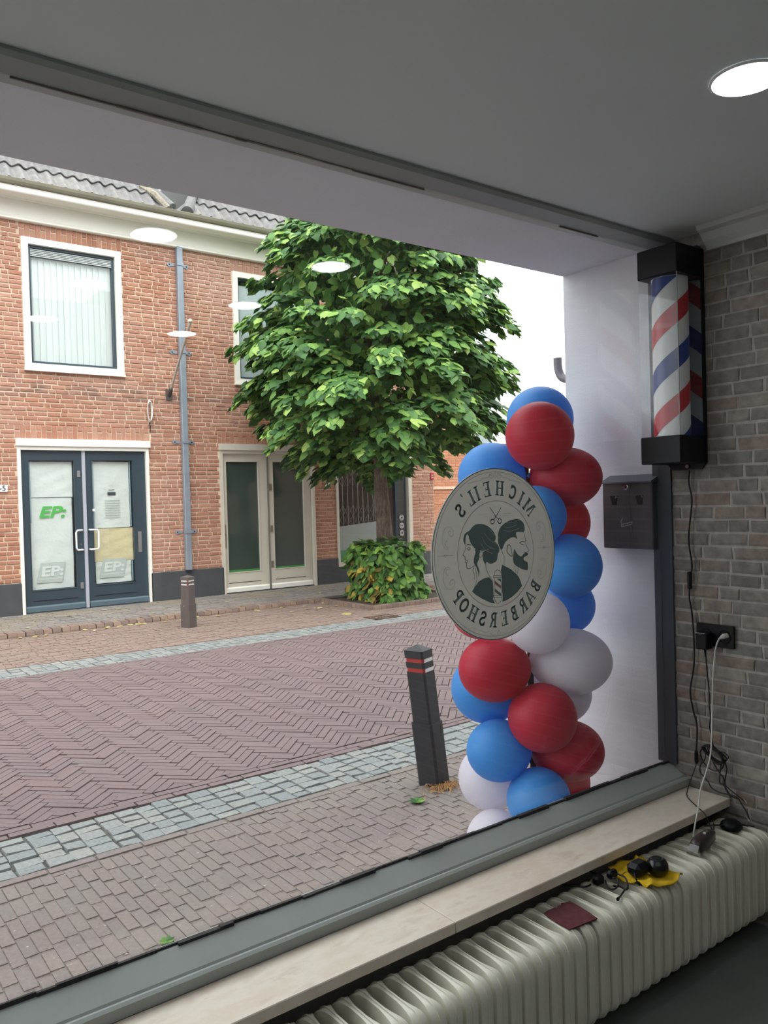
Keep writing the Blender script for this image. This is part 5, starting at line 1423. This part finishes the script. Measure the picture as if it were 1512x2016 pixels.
def crumple(name, corners, mat, label, z, amp, seed, n_=22, folds=()):
    """soft sheet spread over four ground corners"""
    rnd = random.Random(seed); vs, fs = [], []
    ph = [rnd.uniform(0, 6.28) for _ in range(8)]
    for j in range(n_+1):
        for i in range(n_+1):
            u, v_ = i/n_, j/n_
            x = (1-u)*(1-v_)*corners[0][0]+u*(1-v_)*corners[1][0]+u*v_*corners[2][0]+(1-u)*v_*corners[3][0]
            y = (1-u)*(1-v_)*corners[0][1]+u*(1-v_)*corners[1][1]+u*v_*corners[2][1]+(1-u)*v_*corners[3][1]
            e = amp*(.5+.5*math.sin(5*u+3*v_+ph[0])*math.cos(4*v_-2*u+ph[1]))+amp*.4*(.5+.5*math.sin(11*u-7*v_+ph[2]))
            x += .012*math.sin(6*v_+ph[3])*(1 if i in (0, n_) else .4); y += .01*math.sin(7*u+ph[4])*(1 if j in (0, n_) else .4)
            for (a, b, c, h) in folds:
                d = a*u+b*v_-c; e += h*max(0, 1-abs(d)/.13)
            vs.append((x, y, z+e))
    for j in range(n_):
        for i in range(n_): fs.append((j*(n_+1)+i, j*(n_+1)+i+1, (j+1)*(n_+1)+i+1, (j+1)*(n_+1)+i))
    k = len(vs); vs += [(a, b, c-.0025) for a, b, c in vs]; fs += [tuple(i+k for i in f)[::-1] for f in fs]
    rim = [i for i in range(n_)]+[n_+(n_+1)*j for j in range(n_)]+[(n_+1)*n_+n_-i for i in range(n_)]+[(n_+1)*(n_-j) for j in range(n_)]
    fs += [(rim[i], rim[(i+1) % len(rim)], k+rim[(i+1) % len(rim)], k+rim[i]) for i in range(len(rim))]
    return MB().add(vs, fs).build(name, mat, None, (corners[0][0], corners[0][1], z), smooth=True, label=label, cat='cloth')
yc = crumple('cloth', [(1.955, 1.402), (2.092, 1.368), (2.13, 1.54), (1.985, 1.558)], MT['yellow'], 'folded yellow cleaning cloth lying on the radiator', .3495, .009, 4, folds=((1, .2, .95, .016), (.3, 1, .22, .012), (1, -.6, .2, .01)))
# second fold of the cloth
vs = crumple('fold', [(1.985, 1.5), (2.06, 1.47), (2.12, 1.54), (2.03, 1.556)], MT['yellow'], None, .356, .006, 9)
vs.parent = yc; vs.location = Vector(vs.location)-Vector(yc.location); del vs['category']
# maroon sheet with a torn edge
pts = [(1.645, 1.51), (1.668, 1.513), (1.69, 1.512), (1.7, 1.505), (1.706, 1.513), (1.718, 1.509), (1.724, 1.516), (1.735, 1.511), (1.752, 1.508), (1.75, 1.47), (1.744, 1.43), (1.737, 1.4), (1.7, 1.404), (1.66, 1.408), (1.636, 1.411), (1.637, 1.45), (1.641, 1.49)]
mb = MB(); mb.prism(pts, 'z', .3485, .3515)
mb.build('torn_sheet', MT['brown'], None, (1.69, 1.46, .3485), label='maroon torn-edged sheet lying on the radiator fins', cat='sheet')
# black device on the cloth: block body with a domed round head
dv = thing('round_headed_device', (2.035, 1.455, .36), 'black plastic device with round domed head on the yellow cloth', 'device')
MB().bbox(1.982, 2.045, 1.443, 1.492, .362, .402, .012).build('body', MT['black'], dv)
MB().lathe([(.0, .0), (.018, .0), (.028, .008), (.033, .02), (.031, .034), (.024, .045), (.014, .05), (.012, .047), (0, .047)], (2.067, 1.438, .357), 28, cap=False).build('head', plain('glossy_black', S(18, 20, 24), .18, var=.05), dv, smooth=True)
MB().lathe([(.0115, 0), (.0115, .001)], (2.067, 1.438, .4052), 16).build('button', MT['void'], dv)
MB().tube(spline([(1.985, 1.46, .38), (1.972, 1.448, .375), (1.972, 1.44, .36), (1.976, 1.436, .353)], 4), .0024, 6).build('lead', MT['cable'], dv, smooth=True)
# small black adapter with a tangle of cable
sa = thing('small_adapter', (1.9, 1.52, .35), 'small black adapter with tangled cable between cloth and marble sill', 'adapter')
MB().bbox(1.878, 1.912, 1.508, 1.534, .35, .376, .006).build('body', MT['black'], sa)
MB().bbox(1.925, 1.962, 1.497, 1.52, .358, .383, .007).build('plug', MT['black'], sa)
for p_ in (cabC, cabC2, cabC3, cabC4): MB().tube(spline(p_, 6), .0028, 6).build('lead', MT['cable'], sa, smooth=True)
MB().tube([(1.871, 1.431, .352), (1.861, 1.427, .352)], [.0035, .005], 8).build('barrel_plug', MT['black'], sa)
# hair clipper
hc = thing('hair_clipper', (2.35, 1.46, .346), 'dark bronze hair clipper with chrome head standing on the radiator', 'hair clipper')
a, b = Vector((2.285, 1.452, .37)), Vector((2.425, 1.474, .372))
d = (b-a).normalized(); sd_ = Vector((-d.y, d.x, 0))
mb = MB(); secs = [(0, .017, .018), (.02, .021, .021), (.06, .023, .023), (.1, .02, .021), (.125, .016, .018), (.142, .009, .011)]
for s_, wv_, hv in secs:
    c_ = a+d*s_
    for i in range(12):
        t = 2*PI*i/12; q = (abs(math.cos(t))**.6*math.copysign(1, math.cos(t)), abs(math.sin(t))**.6*math.copysign(1, math.sin(t)))
        mb.v.append(tuple(c_+sd_*wv_*q[0]+UP*hv*q[1]))
for k in range(len(secs)-1): mb.f += [(k*12+i, k*12+(i+1) % 12, (k+1)*12+(i+1) % 12, (k+1)*12+i) for i in range(12)]
mb.f += [tuple(range(12)), tuple(range((len(secs)-1)*12, len(secs)*12))[::-1]]
mb.build('body', MT['clipper'], hc, smooth=True)
mb = MB()
for s_, wv_, h0, h1 in ((-.016, .02, -.018, -.006), (-.004, .019, -.018, .006), (.002, .017, -.018, .012)):
    c_ = a+d*s_; mb.v += [tuple(c_+sd_*x+UP*z) for x, z in ((-wv_, h0), (wv_, h0), (wv_*.8, h1), (-wv_*.8, h1))]
mb.f = [(0, 1, 5, 4), (1, 2, 6, 5), (2, 3, 7, 6), (3, 0, 4, 7), (4, 5, 9, 8), (5, 6, 10, 9), (6, 7, 11, 10), (7, 4, 8, 11), (0, 3, 2, 1), (8, 9, 10, 11)]
mb.build('blade_head', MT['chrome'], hc)
MB().box(2.36, 2.378, 1.458, 1.47, .393, .3965).build('slide_switch', MT['chrome'], hc)
MB().tube(spline([(2.425, 1.474, .375), (2.438, 1.478, .385), (2.442, 1.48, .4)], 4), .0024, 6).build('lead', MT['cable'], hc)
# charger lump in the corner by the wall
cl = thing('corner_charger', (2.57, 1.49, .346), 'black charger lump at the wall end of the radiator under the sill', 'charger')
MB().lathe([(0, 0), (.034, 0), (.037, .006), (.033, .018), (.022, .026), (0, .028)], (2.562, 1.488, .347), 20, cap=False).build('body', MT['black'], cl, smooth=True)
MB().tube(spline([(2.53, 1.5, .362), (2.505, 1.52, .362), (2.49, 1.545, .356)], 4), .003, 6).build('lead', MT['cable'], cl)
MB().tube(spline([(2.59, 1.475, .356), (2.61, 1.46, .352), (2.625, 1.44, .351)], 4), .003, 6).build('lead', MT['cable'], cl)
